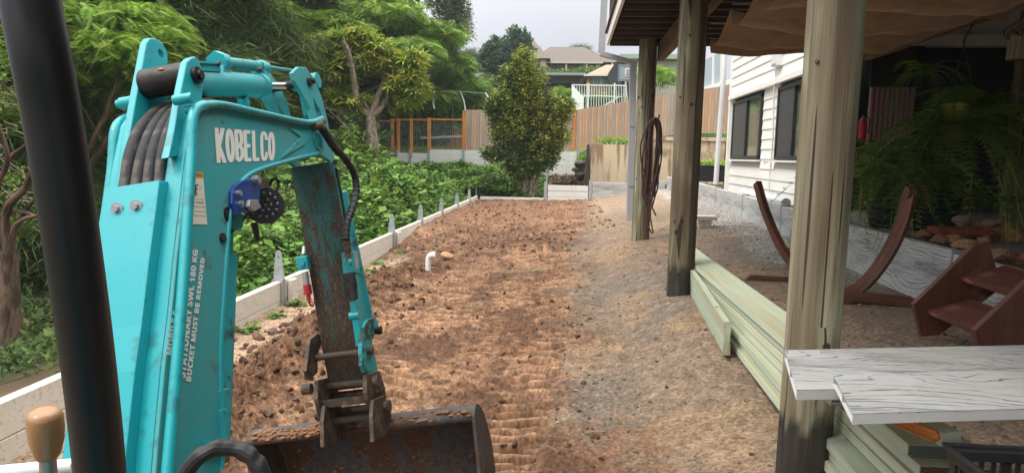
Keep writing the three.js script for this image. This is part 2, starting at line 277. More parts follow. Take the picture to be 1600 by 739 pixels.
// what the digger left: berms of clods, a face of fresh fill, ruts with the marks of track cleats
const rightEdge = (d) => -0.09 + 0.022 * Math.max(0, d - 6.5) * 1.9 + (d < 4.2 ? (4.2 - d) * 0.55 : 0) + (fbm(d * 0.9, 3, 3) - 0.5) * 0.5;
function soil(x, d) {
  const wob = (fbm(x * 0.7 + 3, d * 0.7, 3) - 0.5), bermX = -2.2 + wob * 0.35 + 0.05 * Math.sin(d * 1.3);
  const berm = smooth(0.42, 0.05, Math.abs(x - bermX)) * smooth(2.0, 3.2, d) * smooth(9.6, 8.2, d) * (0.5 + 0.8 * fbm(x * 2 + 9, d * 1.6, 3));
  const face = smooth(10.2, 11.0, d + wob * 1.2) * smooth(12.4, 11.4, d + wob * 1.5) * smooth(0.9, -0.3, x) * (0.4 + 0.6 * fbm(x * 1.4, d * 1.4 + 5, 3));
  const strip = smooth(-2.25, -2.5, x + wob * 0.2) * smooth(10.4, 9.6, d);
  const tilled = smooth(0.5, -0.3, x - rightEdge(d) + (fbm(x * 4, d * 4 + 70, 3) - 0.5) * 0.5) * (1 - strip);
  let track = 0, crest = 0;
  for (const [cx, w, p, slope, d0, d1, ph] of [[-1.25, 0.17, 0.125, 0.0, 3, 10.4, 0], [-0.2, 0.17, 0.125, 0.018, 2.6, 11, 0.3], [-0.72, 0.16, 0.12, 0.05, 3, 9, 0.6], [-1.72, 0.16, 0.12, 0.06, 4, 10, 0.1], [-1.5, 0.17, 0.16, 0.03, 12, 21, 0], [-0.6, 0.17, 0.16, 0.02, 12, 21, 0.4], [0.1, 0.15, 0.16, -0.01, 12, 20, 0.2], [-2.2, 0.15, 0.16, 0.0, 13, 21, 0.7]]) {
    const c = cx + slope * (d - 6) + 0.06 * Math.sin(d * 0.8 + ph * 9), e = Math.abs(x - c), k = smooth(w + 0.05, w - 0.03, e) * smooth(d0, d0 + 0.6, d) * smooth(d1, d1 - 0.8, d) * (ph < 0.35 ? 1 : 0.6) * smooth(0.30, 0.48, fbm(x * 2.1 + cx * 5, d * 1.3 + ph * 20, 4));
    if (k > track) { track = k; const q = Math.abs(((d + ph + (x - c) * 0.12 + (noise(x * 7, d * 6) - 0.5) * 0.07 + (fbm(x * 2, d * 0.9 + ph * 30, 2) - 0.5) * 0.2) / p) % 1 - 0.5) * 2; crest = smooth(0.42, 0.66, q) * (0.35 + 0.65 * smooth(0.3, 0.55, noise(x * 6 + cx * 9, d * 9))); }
  }
  return { wob, berm, face, strip, tilled, track, crest };
}
function microY(x, d, s) {
  const rough = 0.1 + s.tilled * 0.9 + s.berm * 1.2 + s.face * 1.0, f1 = fbm(x * 2.2, d * 2.2 + 40, 3) - 0.5, f2 = fbm(x * 9, d * 9, 3) - 0.5, f3 = fbm(x * 34, d * 34, 2) - 0.5;
  const k = s.berm * 1.0 + s.face * 0.55 + s.tilled * (1 - s.track) * 0.16 * smooth(0.4, 0.65, fbm(x * 1.3 + 50, d * 1.3, 3)), wx = x + 0.03 * f2, wd = d + 0.03 * f3, lump = k < 0.03 ? 0 : k * (0.07 * cells(wx * 7, wd * 7) * smooth(0.35, 0.6, fbm(x * 3, d * 3 + 9, 2)) + 0.04 * cells(wx * 16 + 5, wd * 16) + 0.02 * cells(wx * 34, wd * 34 + 3));
  const loose = (1 - s.track * 0.85) * (0.045 * f2 * rough + 0.03 * f3 * rough + 0.010 * (noise(x * 85, d * 85) - 0.5) * rough);
  return 0.05 * f1 * (0.2 + s.tilled) + loose + lump + s.berm * 0.07 - s.track * 0.04 + s.track * s.crest * 0.05;
}
const groundY = (x, d) => baseY(x, d) + microY(x, d, soil(x, d));
{
  const xs = [], ds = []; for (let i = 0; i <= 560; i++) xs.push(-3.02 + i / 560 * 6.2);
  for (let d = -2; d < 2.4; d += 0.1) ds.push(d); for (let d = 2.4; d < 21.7; d *= 1.0031) ds.push(d); ds.push(21.75);
  const W = xs.length, pos = new Float32Array(W * ds.length * 3), col = new Float32Array(pos.length), uv = new Float32Array(W * ds.length * 2), idx = [];
  const fresh = [.095, .045, .022], dry = [.25, .138, .075], sand = [.30, .205, .135], tan = [.195, .141, .098], grey = [.152, .126, .101], ochre = [.265, .175, .10];
  ds.forEach((d, j) => xs.forEach((x, i) => {
    const s = soil(x, d), o = j * W + i, y = baseY(x, d) + microY(x, d, s); pos.set([x, y, -d], o * 3); uv.set([x, d], o * 2);
    const a = fbm(x * 1.6 + 11, d * 1.6, 4), b = fbm(x * 14, d * 14 + 3, 3), c = fbm(x * 60, d * 60, 2), up = smooth(-0.2, 0.25, fbm(x * 9, d * 9, 3) - 0.5);
    let k = lerp3(tan, grey, smooth(0.42, 0.7, fbm(x * 0.9 + 5, d * 0.7 + 2, 5)) * 0.8); k = lerp3(k, ochre, smooth(0.56, 0.72, fbm(x * 1.3 + 30, d * 1.1, 3)) * 0.6);
    k = lerp3(k, sand, smooth(13, 17, d) * 0.7);
    k = lerp3(k, sand, s.strip);
    const brown = lerp3(lerp3(fresh, dry, smooth(0.41, 0.70, a * 0.6 + b * 0.4)), ochre, smooth(0.62, 0.75, fbm(x * 2.1, d * 2.1 + 8, 3)) * 0.5);
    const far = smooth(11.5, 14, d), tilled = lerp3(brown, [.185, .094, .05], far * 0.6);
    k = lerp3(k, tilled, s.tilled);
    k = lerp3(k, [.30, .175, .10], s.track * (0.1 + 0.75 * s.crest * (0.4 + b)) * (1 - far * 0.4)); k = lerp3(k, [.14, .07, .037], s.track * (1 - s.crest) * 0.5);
    k = lerp3(k, lerp3(fresh, [.16, .08, .042], b), clamp(s.berm * 1.1 + s.face * 0.9));
    k = lerp3(k, [.15, .075, .04], smooth(0.5, 0.2, Math.hypot((x - 0.35) * 1.3, (d - 3.4) * 0.55)) * 0.75 * smooth(0.35, 0.6, b));   // spilled dark soil
    if (x > 1.9) k = lerp3(k, [.34, .32, .30], smooth(2.35, 2.75, x + (a - 0.5)) * smooth(6.6, 7.4, d) * 0.7);        // road base beside the wall
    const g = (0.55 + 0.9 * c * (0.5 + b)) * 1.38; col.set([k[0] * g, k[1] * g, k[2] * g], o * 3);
  }));
  for (let j = 0; j < ds.length - 1; j++) for (let i = 0; i < W - 1; i++) { const a = j * W + i, b = a + W; idx.push(a, a + 1, b, a + 1, b + 1, b); }
  const g = new THREE.BufferGeometry(); g.setAttribute('position', new THREE.BufferAttribute(pos, 3)); g.setAttribute('color', new THREE.BufferAttribute(col, 3)); g.setAttribute('uv', new THREE.BufferAttribute(uv, 2));
  g.setIndex(idx); g.computeVertexNormals();
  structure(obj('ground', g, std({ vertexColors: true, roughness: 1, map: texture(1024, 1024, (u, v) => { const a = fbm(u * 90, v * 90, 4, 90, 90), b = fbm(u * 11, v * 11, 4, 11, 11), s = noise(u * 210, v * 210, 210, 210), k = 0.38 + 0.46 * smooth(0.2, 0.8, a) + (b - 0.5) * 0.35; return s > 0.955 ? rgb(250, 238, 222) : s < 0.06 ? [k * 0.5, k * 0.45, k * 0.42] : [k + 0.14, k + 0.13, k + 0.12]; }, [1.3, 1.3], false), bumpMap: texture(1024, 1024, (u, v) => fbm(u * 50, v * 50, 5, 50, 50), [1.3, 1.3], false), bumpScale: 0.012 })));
}
function hillY(x, d) {
  const left = Math.max(0, -3.1 - x), right = Math.max(0, x - 3.2);
  let y = 0.05 - 0.3 * Math.min(left, 9) - 0.02 * left;
  y = mixn(y, 0.15 - 0.03 * left, smooth(7, 13, d)) + smooth(10, 15.5, d) * smooth(22, 18.5, d) * 0.5 * Math.exp(-Math.pow((x + 4.9) / 1.6, 2)) - smooth(14, 20, d) * smooth(26, 21, d) * 0.1;
  y = mixn(y, mixn(0.7, -0.2, smooth(9, 18, left)), smooth(22, 27.5, d));
  if (right > 0) y = mixn(y, 0.93, smooth(0, 0.3, right));
  if (d > 22.9 && x > 0.6) y = Math.max(y, mixn(1.0, 2.05 + 0.12 * (x - 0.7) * 0.5, smooth(23.1, 23.3, d)));
  if (d > 28.05) y = Math.max(y, mixn(1.84, 0.2, smooth(-8.6, -11, x)) + (x > 0.5 ? Math.min(0.9, (x - 0.5) * 0.25) : 0));
  y += smooth(33, 62, d) * 5.6 + smooth(62, 120, d) * 3;
  return y + (fbm(x * 0.5, d * 0.5, 3) - 0.5) * 0.15;
}
{
  const xs = [], ds = []; for (let x = -160; x < -14; x += 5) xs.push(x); for (let x = -14; x < 12; x += 0.4) xs.push(x); for (let x = 12; x <= 160; x += 5) xs.push(x);
  for (let d = -60; d < 1; d += 3) ds.push(d); for (let d = 1; d < 34; d += 0.35) ds.push(d); for (let d = 34; d <= 260; d += 4) ds.push(d);
  const W = xs.length, pos = [], col = [], idx = [];
  ds.forEach((d, j) => xs.forEach((x, i) => {
    let y = hillY(x, d); if (x > -3.1 && x < 3.3 && d < 21.9 && d > -8) y = -0.9;
    if (x >= 3.3 && d < 23) y = 0.6;
    pos.push(x, y, -d);
    const a = fbm(x * 0.8, d * 0.8, 4), lawn = d > 28.1 ? 1 : 0; const k = lerp3(lerp3([.10, .065, .035], [.05, .06, .022], smooth(0.35, 0.6, a)), [.07, .13, .025], lawn); col.push(...k);
  }));
  for (let j = 0; j < ds.length - 1; j++) for (let i = 0; i < W - 1; i++) { const a = j * W + i, b = a + W; idx.push(a, a + 1, b, a + 1, b + 1, b); }
  const g = new THREE.BufferGeometry(); g.setAttribute('position', new THREE.Float32BufferAttribute(pos, 3)); g.setAttribute('color', new THREE.Float32BufferAttribute(col, 3)); g.setIndex(idx); g.computeVertexNormals();
  structure(obj('hillside', g, std({ vertexColors: true, roughness: 1 })));
}

// ---------------------------------------------------------------- the retaining wall on the left: pale sleepers between galvanised posts
function picket(h0, h1) {                                            // steel post whose free top tapers
  const parts = [box(0.09, h0, 0.012, 0, h0 / 2, 0), box(0.012, h0, 0.09, 0, h0 / 2, -0.05), box(0.09, h0, 0.01, 0, h0 / 2, -0.1)];
  const s = new THREE.Shape([[-0.06, 0], [0.06, 0], [0.032, h1 - 0.03], [0.014, h1], [-0.014, h1], [-0.032, h1 - 0.03]].map(([a, b]) => new THREE.Vector2(a, b)));
  const hole = new THREE.Path(); hole.absarc(0, h1 - 0.07, 0.011, 0, Math.PI * 2, true); s.holes.push(hole);
  const g = new THREE.ExtrudeGeometry(s, { depth: 0.01, bevelEnabled: false }); g.translate(0, 0, -0.005); g.rotateY(Math.PI / 2); g.translate(0, h0, -0.045); parts.push(g); return merge(parts);
}
{
  const t = thing('retaining_wall', 'long low wall of pale concrete sleepers with tapered steel posts beside the green bank', 'retaining wall', [WALL_L, 0, -10]);
  const D = [-0.03, 2.17, 4.37, 6.57, 8.78, 10.99, 13.2, 15.4, 17.6, 19.8, 21.5], post = picket(0.42, 0.3), r = rng(5);
  for (let i = 0; i < D.length - 1; i++) for (let k = 0; k < 3; k++) {
    const len = D[i + 1] - D[i] - 0.02, s = obj('sleeper', box(0.075, 0.196, len, 0, 0, 0, 0.006, 'z'), M.concrete, t);
    s.position.set(-0.04 + (r() - 0.5) * 0.006, 0.262 - k * 0.2, 10 - (D[i] + D[i + 1]) / 2); s.rotation.z = (r() - 0.5) * 0.02;
  }
  for (const d of D.slice(1, 10)) { const p = obj('steel_post', post, M.galvanised, t); p.position.set(0.012, -0.04, 10 - d); p.rotation.y = Math.PI / 2; p.rotation.x = (r() - 0.5) * 0.03; }
  for (const d of [11.22, 6.75]) { const p = obj('packing_block', box(0.05, 0.3, 0.14, 0, 0, 0, 0.005), M.concrete, t); p.position.set(0.035, 0.2, 10 - d); }
  const e = obj('steel_post', post, M.galvanised, t); e.position.set(-0.06, -0.04, -11.5);
}
{
  const t = thing('retaining_wall', 'low end wall of pale sleepers closing the far end of the dirt yard', 'retaining wall', [0, 0, -21.6]);
  const place = (name, g, m, x, y, z = 0) => { const o = obj(name, g, m, t); o.position.set(x, y, z); return o; };
  place('sleeper', box(2.1, 0.2, 0.08, 0, 0, 0, 0.006), M.concreteWhite, -1.83, 0.24);
  for (const y of [0.29, 0.49, 0.66]) place('sleeper', box(1.3, 0.195, 0.08, 0, 0, 0, 0.006), M.concreteWhite, -0.02, y);
  for (const [x, h] of [[-0.74, 0.78], [0.7, 0.86], [1.93, 1.06]]) place('steel_post', merge([box(0.1, h, 0.012, 0, 0, 0.05), box(0.012, h, 0.1), box(0.1, h, 0.012, 0, 0, -0.05)]), M.galvanised, x, h / 2 + 0.08);
  for (const [x0, x1, y] of [[0.76, 1.88, 0.62], [1.98, 3.06, 0.72]]) place('grained_sleeper', box(x1 - x0, 0.52, 0.09, 0, 0, 0, 0.008), M.oakConcrete, (x0 + x1) / 2, y);
  place('rebar_stake', rod(V(0, 0, 0), V(0, 1.1, 0), 0.02), M.galvanised, -0.72, 0.1, -0.12);
}
{
  const t = thing('retaining_wall', 'wall of grey woodgrain sleepers running along the house beside the dirt', 'retaining wall', [WALL_R, 0, -10]);
  const D = [1.2, 3.4, 5.6, 7.8, 9.98, 12.17, 14.4, 16.6, 18.8, 21.5];
  for (let i = 0; i < D.length - 1; i++) {
    const d = (D[i] + D[i + 1]) / 2, y = clamp(0.985 + (d - 6) * 0.012, 0.96, 1.1) - 0.27, s = obj('grained_sleeper', box(0.09, 0.55, D[i + 1] - D[i] - 0.035, 0, 0, 0, 0.008, 'z'), M.oakConcrete, t);
    s.position.set(0.045, y, 10 - d); if (i) { const p = obj('steel_post', box(0.12, 0.56, 0.026), M.galvanised, t); p.position.set(0.055, y, 10 - D[i]); }
  }
}
structure(obj('garden_bed', merge([box(0.52, 0.1, 20, 3.43, 0.86, -11.5)]), std({ color: new THREE.Color(.10, .075, .05), roughness: 1, bumpMap: softBump, bumpScale: 0.02 })));

// ---------------------------------------------------------------- the house
{
  const t = thing('house', 'white weatherboard house with dark sliding windows and an open dark patio below', 'house', [HOUSE_X, 0, -12]);
  const lz = (d) => 12 - d, W1 = [-onX(1187, 200, HOUSE_X).z, -onX(1143.5, 200, HOUSE_X).z], W2 = [HOUSE_D0 + 0.1, -onX(1212, 200, HOUSE_X).z];
  const y0 = 1.70, y1 = 3.02; const wins = [[W1[0], W1[1]], [W2[0], W2[1]]];
  const wallMat = std({ color: new THREE.Color(0.5, 0.5, 0.49) });
  obj('wall', merge([box(0.12, 0.75, HOUSE_D1 - HOUSE_D0, 0.12, 1.30, lz((HOUSE_D0 + HOUSE_D1) / 2)), box(0.12, 3.4, HOUSE_D1 - HOUSE_D0, 0.12, 4.75, lz((HOUSE_D0 + HOUSE_D1) / 2)),
    box(0.12, 1.4, W1[0] - W2[1], 0.12, 2.36, lz((W1[0] + W2[1]) / 2)), box(0.12, 1.4, HOUSE_D1 - W1[1], 0.12, 2.36, lz((HOUSE_D1 + W1[1]) / 2)), box(5.4, 5.6, 0.14, 2.7, 3.7, lz(HOUSE_D1)), ]), wallMat, t);
  // lapped boards: each one leans out at its foot
  const board = (d0, d1, y, h, x) => {
    const s = new THREE.Shape([[0, 0], [-0.026, 0], [-0.006, h + 0.012], [0, h + 0.012]].map((p) => new THREE.Vector2(...p)));
    const g = new THREE.ExtrudeGeometry(s, { depth: d1 - d0, bevelEnabled: false }); metric(g, 'z', d0 + y * 3, y * 7); g.translate(x, y, lz(d1)); obj('weatherboard', g, M.whitePaint, t);
  };
  for (let y = 0.97, k = 0; y < 3.0; y += 0.185, k++) {
    const h = Math.min(0.185, 3.02 - y); let cuts = [[HOUSE_D0, HOUSE_D1 - 0.1]];
    if (y + h > y0 - 0.03 && y < y1 - 0.08) cuts = [[W2[1] + 0.06, W1[0] - 0.06], [W1[1] + 0.06, HOUSE_D1 - 0.1]];
    for (const [a, b] of cuts) board(a, b, y, h, 0.06);
  }
  obj('trim_board', box(0.1, 0.1, HOUSE_D1 - HOUSE_D0 + 0.06, -0.005, 3.07, lz((HOUSE_D0 + HOUSE_D1) / 2), 0.006, 'z'), M.whitePaint, t);
  for (let y = 3.13; y < 6.0; y += 0.185) board(HOUSE_D0, HOUSE_D1 - 0.08, y, 0.185, 0.0);
  obj('corner_board', box(0.14, 5.2, 0.12, 0.03, 3.5, lz(HOUSE_D1 - 0.05), 0.006), M.whitePaint, t);
  for (const [a, b] of wins) {
    const w = b - a, f = obj('window', merge([box(0.05, 0.06, w, 0.03, y1 - 0.09, 0), box(0.05, 0.07, w, 0.03, y0 + 0.035, 0), box(0.05, y1 - y0 - 0.12, 0.06, 0.03, (y0 + y1) / 2 - 0.03, w / 2 - 0.03), box(0.05, y1 - y0 - 0.12, 0.06, 0.03, (y0 + y1) / 2 - 0.03, -w / 2 + 0.03), box(0.045, y1 - y0 - 0.12, 0.05, 0.035, (y0 + y1) / 2 - 0.03, 0.02)]), M.darkFrame, t);
    f.position.z = lz((a + b) / 2);
    obj('pane', box(0.008, y1 - y0 - 0.14, w - 0.1, 0.045, (y0 + y1) / 2 - 0.03, 0), phys({ color: new THREE.Color(0.85, 0.87, 0.88), transmission: 1, thickness: 0, roughness: 0.02 }), f);
    obj('sill', box(0.07, 0.03, w + 0.1, 0.0, y0 - 0.025, 0), M.whitePaint, f);
    const folds = []; for (let i = 0; i < 9; i++) folds.push(rod(V(0.12, y0 + 0.02, w / 2 - 1.0 + i * 0.1), V(0.12, y1 - 0.12, w / 2 - 1.0 + i * 0.1), 0.05, 0.05, 8, true));
    obj('curtain', merge(folds.slice(0, a === wins[0][0] ? 7 : 5)), M.curtain, f);
    obj('insect_screen', box(0.004, y1 - y0 - 0.16, w / 2 - 0.06, 0.028, (y0 + y1) / 2 - 0.03, -w / 4), phys({ color: new THREE.Color(0.06, 0.065, 0.07), transmission: 0.35, thickness: 0, roughness: 0.5 }), f);
  }
  // the rooms behind and the patio: walls with thickness, a low ceiling, a dark back wall
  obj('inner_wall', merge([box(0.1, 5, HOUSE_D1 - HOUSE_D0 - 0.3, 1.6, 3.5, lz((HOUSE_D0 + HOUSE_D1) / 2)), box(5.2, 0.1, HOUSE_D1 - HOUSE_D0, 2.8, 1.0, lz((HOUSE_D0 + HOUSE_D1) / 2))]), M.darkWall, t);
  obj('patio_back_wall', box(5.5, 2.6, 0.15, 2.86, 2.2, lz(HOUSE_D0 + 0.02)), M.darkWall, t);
  obj('patio_side_wall', box(0.2, 3.6, 16, 5.7, 2.0, lz(4)), M.whitePaint, t);
  obj('patio_floor', box(5.7, 0.14, 15.2, 2.9, 0.9, lz(3.2)), std({ color: new THREE.Color(.22, .2, .18), roughness: 0.9, bumpMap: softBump, bumpScale: 0.003 }), t);
  obj('patio_ceiling', box(5.2, 0.1, 14.4, 3.1, 3.58, lz(3.3)), M.ceiling, t);
  obj('ceiling_bulkhead', box(5.0, 0.16, 0.2, 3.1, 3.44, lz(HOUSE_D0 - 0.14)), M.ceiling, t);
  obj('upper_storey', box(5.0, 2.6, 14.2, 3.2, 5.0, lz(3.3)), M.whitePaint, t);
  obj('roof', merge([box(5.6, 0.1, 19.4, 3.1, 6.42, lz(6))]), M.greyMetal, t);
  // services on the wall
  const px = (x, y, off = 0) => onX(x, y, HOUSE_X - off).sub(t.position);
  obj('conduit', tube([px(1212, 108, 0.03), px(1213, 118, 0.03), px(1210, 150, 0.03), px(1208, 220, 0.03), px(1204, 270, 0.03), px(1202, 300, 0.03)], 0.016, 30, 8), M.whiteMetal, t);
  const mb = px(1216, 88, 0.06); obj('meter_box', merge([box(0.12, 0.34, 0.3, mb.x, mb.y, mb.z, 0.01), box(0.02, 0.28, 0.24, mb.x - 0.065, mb.y, mb.z, 0.006)]), M.whiteMetal, t);
  const tp = px(1201, 252, 0.03); obj('tap', merge([rod(V(tp.x, tp.y, tp.z), V(tp.x - 0.08, tp.y, tp.z), 0.02), rod(V(tp.x - 0.06, tp.y - 0.06, tp.z), V(tp.x - 0.06, tp.y + 0.05, tp.z), 0.016)]), M.whiteMetal, t);
  obj('downpipe', tube([px(1133, 40, 0.1), px(1131, 120, 0.1), px(1125, 200, 0.1), px(1119, 288, 0.1)], 0.06, 20, 12), M.whiteMetal, t);
}
{
  const a = onD(1142, 291, 13.2), b = onD(1206, 307, 10.6); a.x = 3.36; b.x = 3.36; a.y = 1.06; b.y = 1.04;
  tag(obj('drain_pipe', tube([a, a.clone().lerp(b, 0.5), b], 0.075, 12, 14), M.pvc), 'white plastic drain pipe lying on the garden bed below the house windows', 'pipe');
}
{
  const p = onY(669, 416, 0.16), t = thing('pipe_elbow', 'white plastic pipe elbow standing out of the loose soil', 'pipe', [p.x, 0, p.z]);
  obj('pipe', tube([V(0, -0.1, 0), V(0, 0.2, 0), V(0.005, 0.27, 0), V(0.04, 0.315, 0.01), V(0.075, 0.32, 0.01)], 0.04, 30, 18), M.pvc, t);
  obj('collar', rod(V(0.06, 0.319, 0.01), V(0.1, 0.319, 0.01), 0.047, 0.047, 18), M.pvc, t);
}

// ---------------------------------------------------------------- the deck on its timber posts
function timberPost(h, r, seed, tar) {
  const sides = 64, rows = Math.round(h / 0.05), pos = [], uv = [], col = [], idx = [], f = rng(seed), cuts = [];
  for (let i = 0; i < 9; i++) cuts.push([i / 9 * 6.283 + f() * 0.3, 0.955 + f() * 0.03]);
  for (let j = 0; j <= rows; j++) for (let i = 0; i <= sides; i++) {
    const a = i / sides * Math.PI * 2, y = j / rows * h; let k = 1; for (const [ca, q] of cuts) { const c = Math.cos(a - ca); if (c > q) k = Math.min(k, q / c); }
    k *= 1 + 0.025 * (noise((i % sides) * 0.35 + seed * 5, y * 1.2) - 0.5) + 0.012 * (noise((i % sides) * 1.7 + seed, y * 0.6) - 0.5);
    pos.push(Math.cos(a) * r * k, y, Math.sin(a) * r * k); uv.push(y + seed * 0.7, a * r);
    const dk = tar ? smooth(tar + 0.05, tar - 0.03, y + (fbm(i * 0.25, y * 9 + seed, 3) - 0.5) * 0.22) : 0, gr = smooth(0.36, 0.62, fbm((i % sides) * 0.12 + seed * 3, y * 0.5, 3));
    const c = lerp3(lerp3(tar === 0.36 ? [1.08, 1.08, 1.05] : [0.84, 0.81, 0.76], tar === 0.36 ? [0.74, 0.69, 0.63] : [0.58, 0.52, 0.47], gr), [0.10, 0.10, 0.115], dk * 0.95); col.push(...c);  // all posts but the nearest get the deck shade put into their colour
  }
  for (let j = 0; j < rows; j++) for (let i = 0; i < sides; i++) { const a = j * (sides + 1) + i, b = a + sides + 1; idx.push(a, b, a + 1, b, b + 1, a + 1); }
  const g = new THREE.BufferGeometry(); g.setAttribute('position', new THREE.Float32BufferAttribute(pos, 3)); g.setAttribute('uv', new THREE.Float32BufferAttribute(uv, 2)); g.setAttribute('color', new THREE.Float32BufferAttribute(col, 3)); g.setIndex(idx); g.computeVertexNormals(); return g;
}
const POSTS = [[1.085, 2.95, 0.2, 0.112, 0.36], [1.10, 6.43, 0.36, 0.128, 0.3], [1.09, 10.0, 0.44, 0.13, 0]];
{
  const t = thing('raised_deck', 'timber deck overhead on stout greenish log posts, brown joists below', 'deck', [1.1, 0, -6.4]);
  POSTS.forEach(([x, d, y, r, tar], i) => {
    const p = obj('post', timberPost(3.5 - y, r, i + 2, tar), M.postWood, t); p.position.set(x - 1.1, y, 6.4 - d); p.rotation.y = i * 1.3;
    p.userData.label = ['nearest log post of the deck, with a dark tarred foot', 'middle log post of the deck, with a dark tarred foot', 'far log post of the deck, with the cable coil hung on it'][i];
    for (const [hy, hr] of [[0.55 + i * 0.2, 0.011], [1.9, 0.009]]) { const n = obj('bolt', rod(V(-r - 0.004, hy, 0.01), V(-r + 0.02, hy, 0.01), hr), M.dirtySteel, p); n.rotation.y = -i * 1.3 + 0.6; }
  });
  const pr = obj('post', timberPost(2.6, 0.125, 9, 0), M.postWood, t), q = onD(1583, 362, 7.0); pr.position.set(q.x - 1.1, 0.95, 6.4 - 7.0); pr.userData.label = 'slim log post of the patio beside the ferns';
  const z = (d) => 6.4 - d;
  for (let d = 10.12; d > -2; d -= 0.372) { const j = obj('joist', box(3.5, 0.14, 0.045, 0, 0, 0), M.deckWood, t); j.position.set(1.22, 3.43, z(d)); }
  for (let x = 0.54; x < 4.3; x += 0.145) { const b = obj('deck_board', box(0.138, 0.025, 12.3, 0, 0, 0), M.deckWood, t); b.position.set(x - 1.1, 3.515, z(4.05)); }
  obj('fascia', box(0.035, 0.21, 12.3, -0.58, 3.44, z(4.05), 0.004), M.whitePaint, t);
  obj('end_joist', box(3.6, 0.17, 0.05, 1.25, 3.42, z(10.22)), M.deckWood, t);
  const b1 = obj('bearer', box(0.1, 0.25, 12.2, 0.19, 3.23, z(4.05), 0.006), M.beamWood, t);
  obj('bearer', box(0.11, 0.22, 11.6, 3.15, 3.28, z(3.9), 0.006), M.beamWood, t);
  for (let d = 10.1; d > 5; d -= 0.13) { const b = obj('baluster', box(0.035, 1.0, 0.035, -0.56, 4.05, z(d)), M.deckWood, t); }
  obj('handrail', box(0.08, 0.05, 6, -0.56, 4.57, z(7.2)), M.deckWood, t);
}
{
  const P = (x, y, d = 10.32) => onD(x, y, d), t = thing('downpipe', 'pale grey gutter pipe dropping beside the far deck post', 'gutter pipe', P(985, 340));
  const pts = [P(946, -30), P(940, 82), P(944, 88), P(992, 98), P(990, 106), P(984, 345)], o = t.position;
  const seg = (a, b) => between(a.clone().sub(o), b.clone().sub(o), 0.1, 0.075, 0.008);
  obj('pipe', merge([seg(pts[0], pts[1]), seg(P(938, 83.5), P(995, 99)), seg(P(990, 97), pts[5])]), M.greyMetal, t);
  obj('bracket', merge([box(0.16, 0.03, 0.1, 0.02, 1.4, 0), box(0.16, 0.03, 0.1, 0.03, 0.5, 0)]), M.greyMetal, t);
}
// brown shade cloth gathered into folds under the deck
{
  const X0 = 1.33, X1 = 3.98, pos = [], uv = [], idx = [], nx = 60, rows = 260, L = [6.75, -1.5];
  for (let j = 0; j <= rows; j++) for (let i = 0; i <= nx; i++) {
    const s = i / nx, d = mixn(L[0], L[1], j / rows), q = ((L[0] - d) / 0.82) % 1, x = mixn(X0, X1, s), end = j / rows;
    const sag = -Math.pow(Math.sin(Math.PI * Math.pow(q, 0.62)), 0.75) * 0.2, hang = d > 6.68 ? -0.10 : 0;
    const y = 2.96 + sag + hang - 0.06 * Math.sin(s * Math.PI) + 0.018 * Math.sin(x * 5 + d * 2.3) + 0.012 * Math.sin(x * 17 + d * 4) * Math.sin(q * 3.1) + (fbm(x * 3, d * 3, 3) - 0.5) * 0.05 + 0.3 * smooth(0.5, 0.95, s);
    pos.push(x, y, -d + 0.03 * Math.sin(x * 3.3)); uv.push(x, d * 1.2);
  }
  for (let j = 0; j < rows; j++) for (let i = 0; i < nx; i++) { const a = j * (nx + 1) + i, b = a + nx + 1; idx.push(a, b, a + 1, b, b + 1, a + 1); }
  const g = new THREE.BufferGeometry(); g.setAttribute('position', new THREE.Float32BufferAttribute(pos, 3)); g.setAttribute('uv', new THREE.Float32BufferAttribute(uv, 2)); g.setIndex(idx); g.computeVertexNormals();
  const t = thing('shade_cloth', 'brown shade cloth hanging in folds under the deck behind the nearest post', 'shade cloth', [0, 0, 0]);
  obj('cloth', g, M.shadeCloth, t);
  const rods = []; for (let d = 6.75; d > -1; d -= 0.82) rods.push(rod(V(X0, 2.995, -d), V(3.0, 2.985, -d), 0.008, 0.008, 6), rod(V(3.0, 2.985, -d), V(X1, 3.24, -d), 0.008, 0.008, 6));
  obj('support_wire', merge(rods), M.steel, t);
}
// brown cable coil on the far post
{
  const p = onD(1025, 190, 9.83), t = thing('cable_coil', 'loose coil of brown hose hung on the far deck post', 'hose', p), r = rng(8), loops = [];
  for (let k = 0; k < 9; k++) {
    const w = 0.07 + r() * 0.06, h = 0.95 + r() * 0.5, ox = (r() - 0.5) * 0.06 - 0.02 * (k % 3), oz = 0.02 + k * 0.012, pts = [], tw = (r() - 0.5) * 0.5;
    for (let i = 0; i < 14; i++) { const a = i / 14 * Math.PI * 2, yy = (Math.cos(a) - 1) / 2 * h; pts.push(V(ox + Math.sin(a) * w * (1 + 0.35 * Math.sin(a * 2 + k)) + yy * 0.03 + tw * 0.05 * Math.sin(a * 3), 0.05 + yy, oz + 0.03 * Math.sin(a + k))); }
    loops.push(tube(pts, 0.011, 70, 7, true));
  }
  loops.push(tube([V(0.03, -0.1, 0.1), V(0.0, -0.5, 0.12), V(0.06, -0.9, 0.1), V(-0.03, -1.3, 0.08), V(0.02, -1.62, 0.06), V(-0.06, -1.5, 0.05)], 0.011, 50, 7), tube([V(0.07, -0.2, 0.1), V(0.03, -0.7, 0.12), V(-0.05, -1.1, 0.1), V(0.05, -1.35, 0.1)], 0.011, 40, 7));
  obj('hose', merge(loops), phys({ color: new THREE.Color(0.07, 0.035, 0.03), roughness: 0.4 }), t);
  obj('hook', merge([rod(V(-0.06, 0.03, -0.06), V(0.02, 0.03, 0.14), 0.012), rod(V(0.02, 0.03, 0.14), V(0.03, 0.09, 0.15), 0.012)]), M.dirtySteel, t);
}
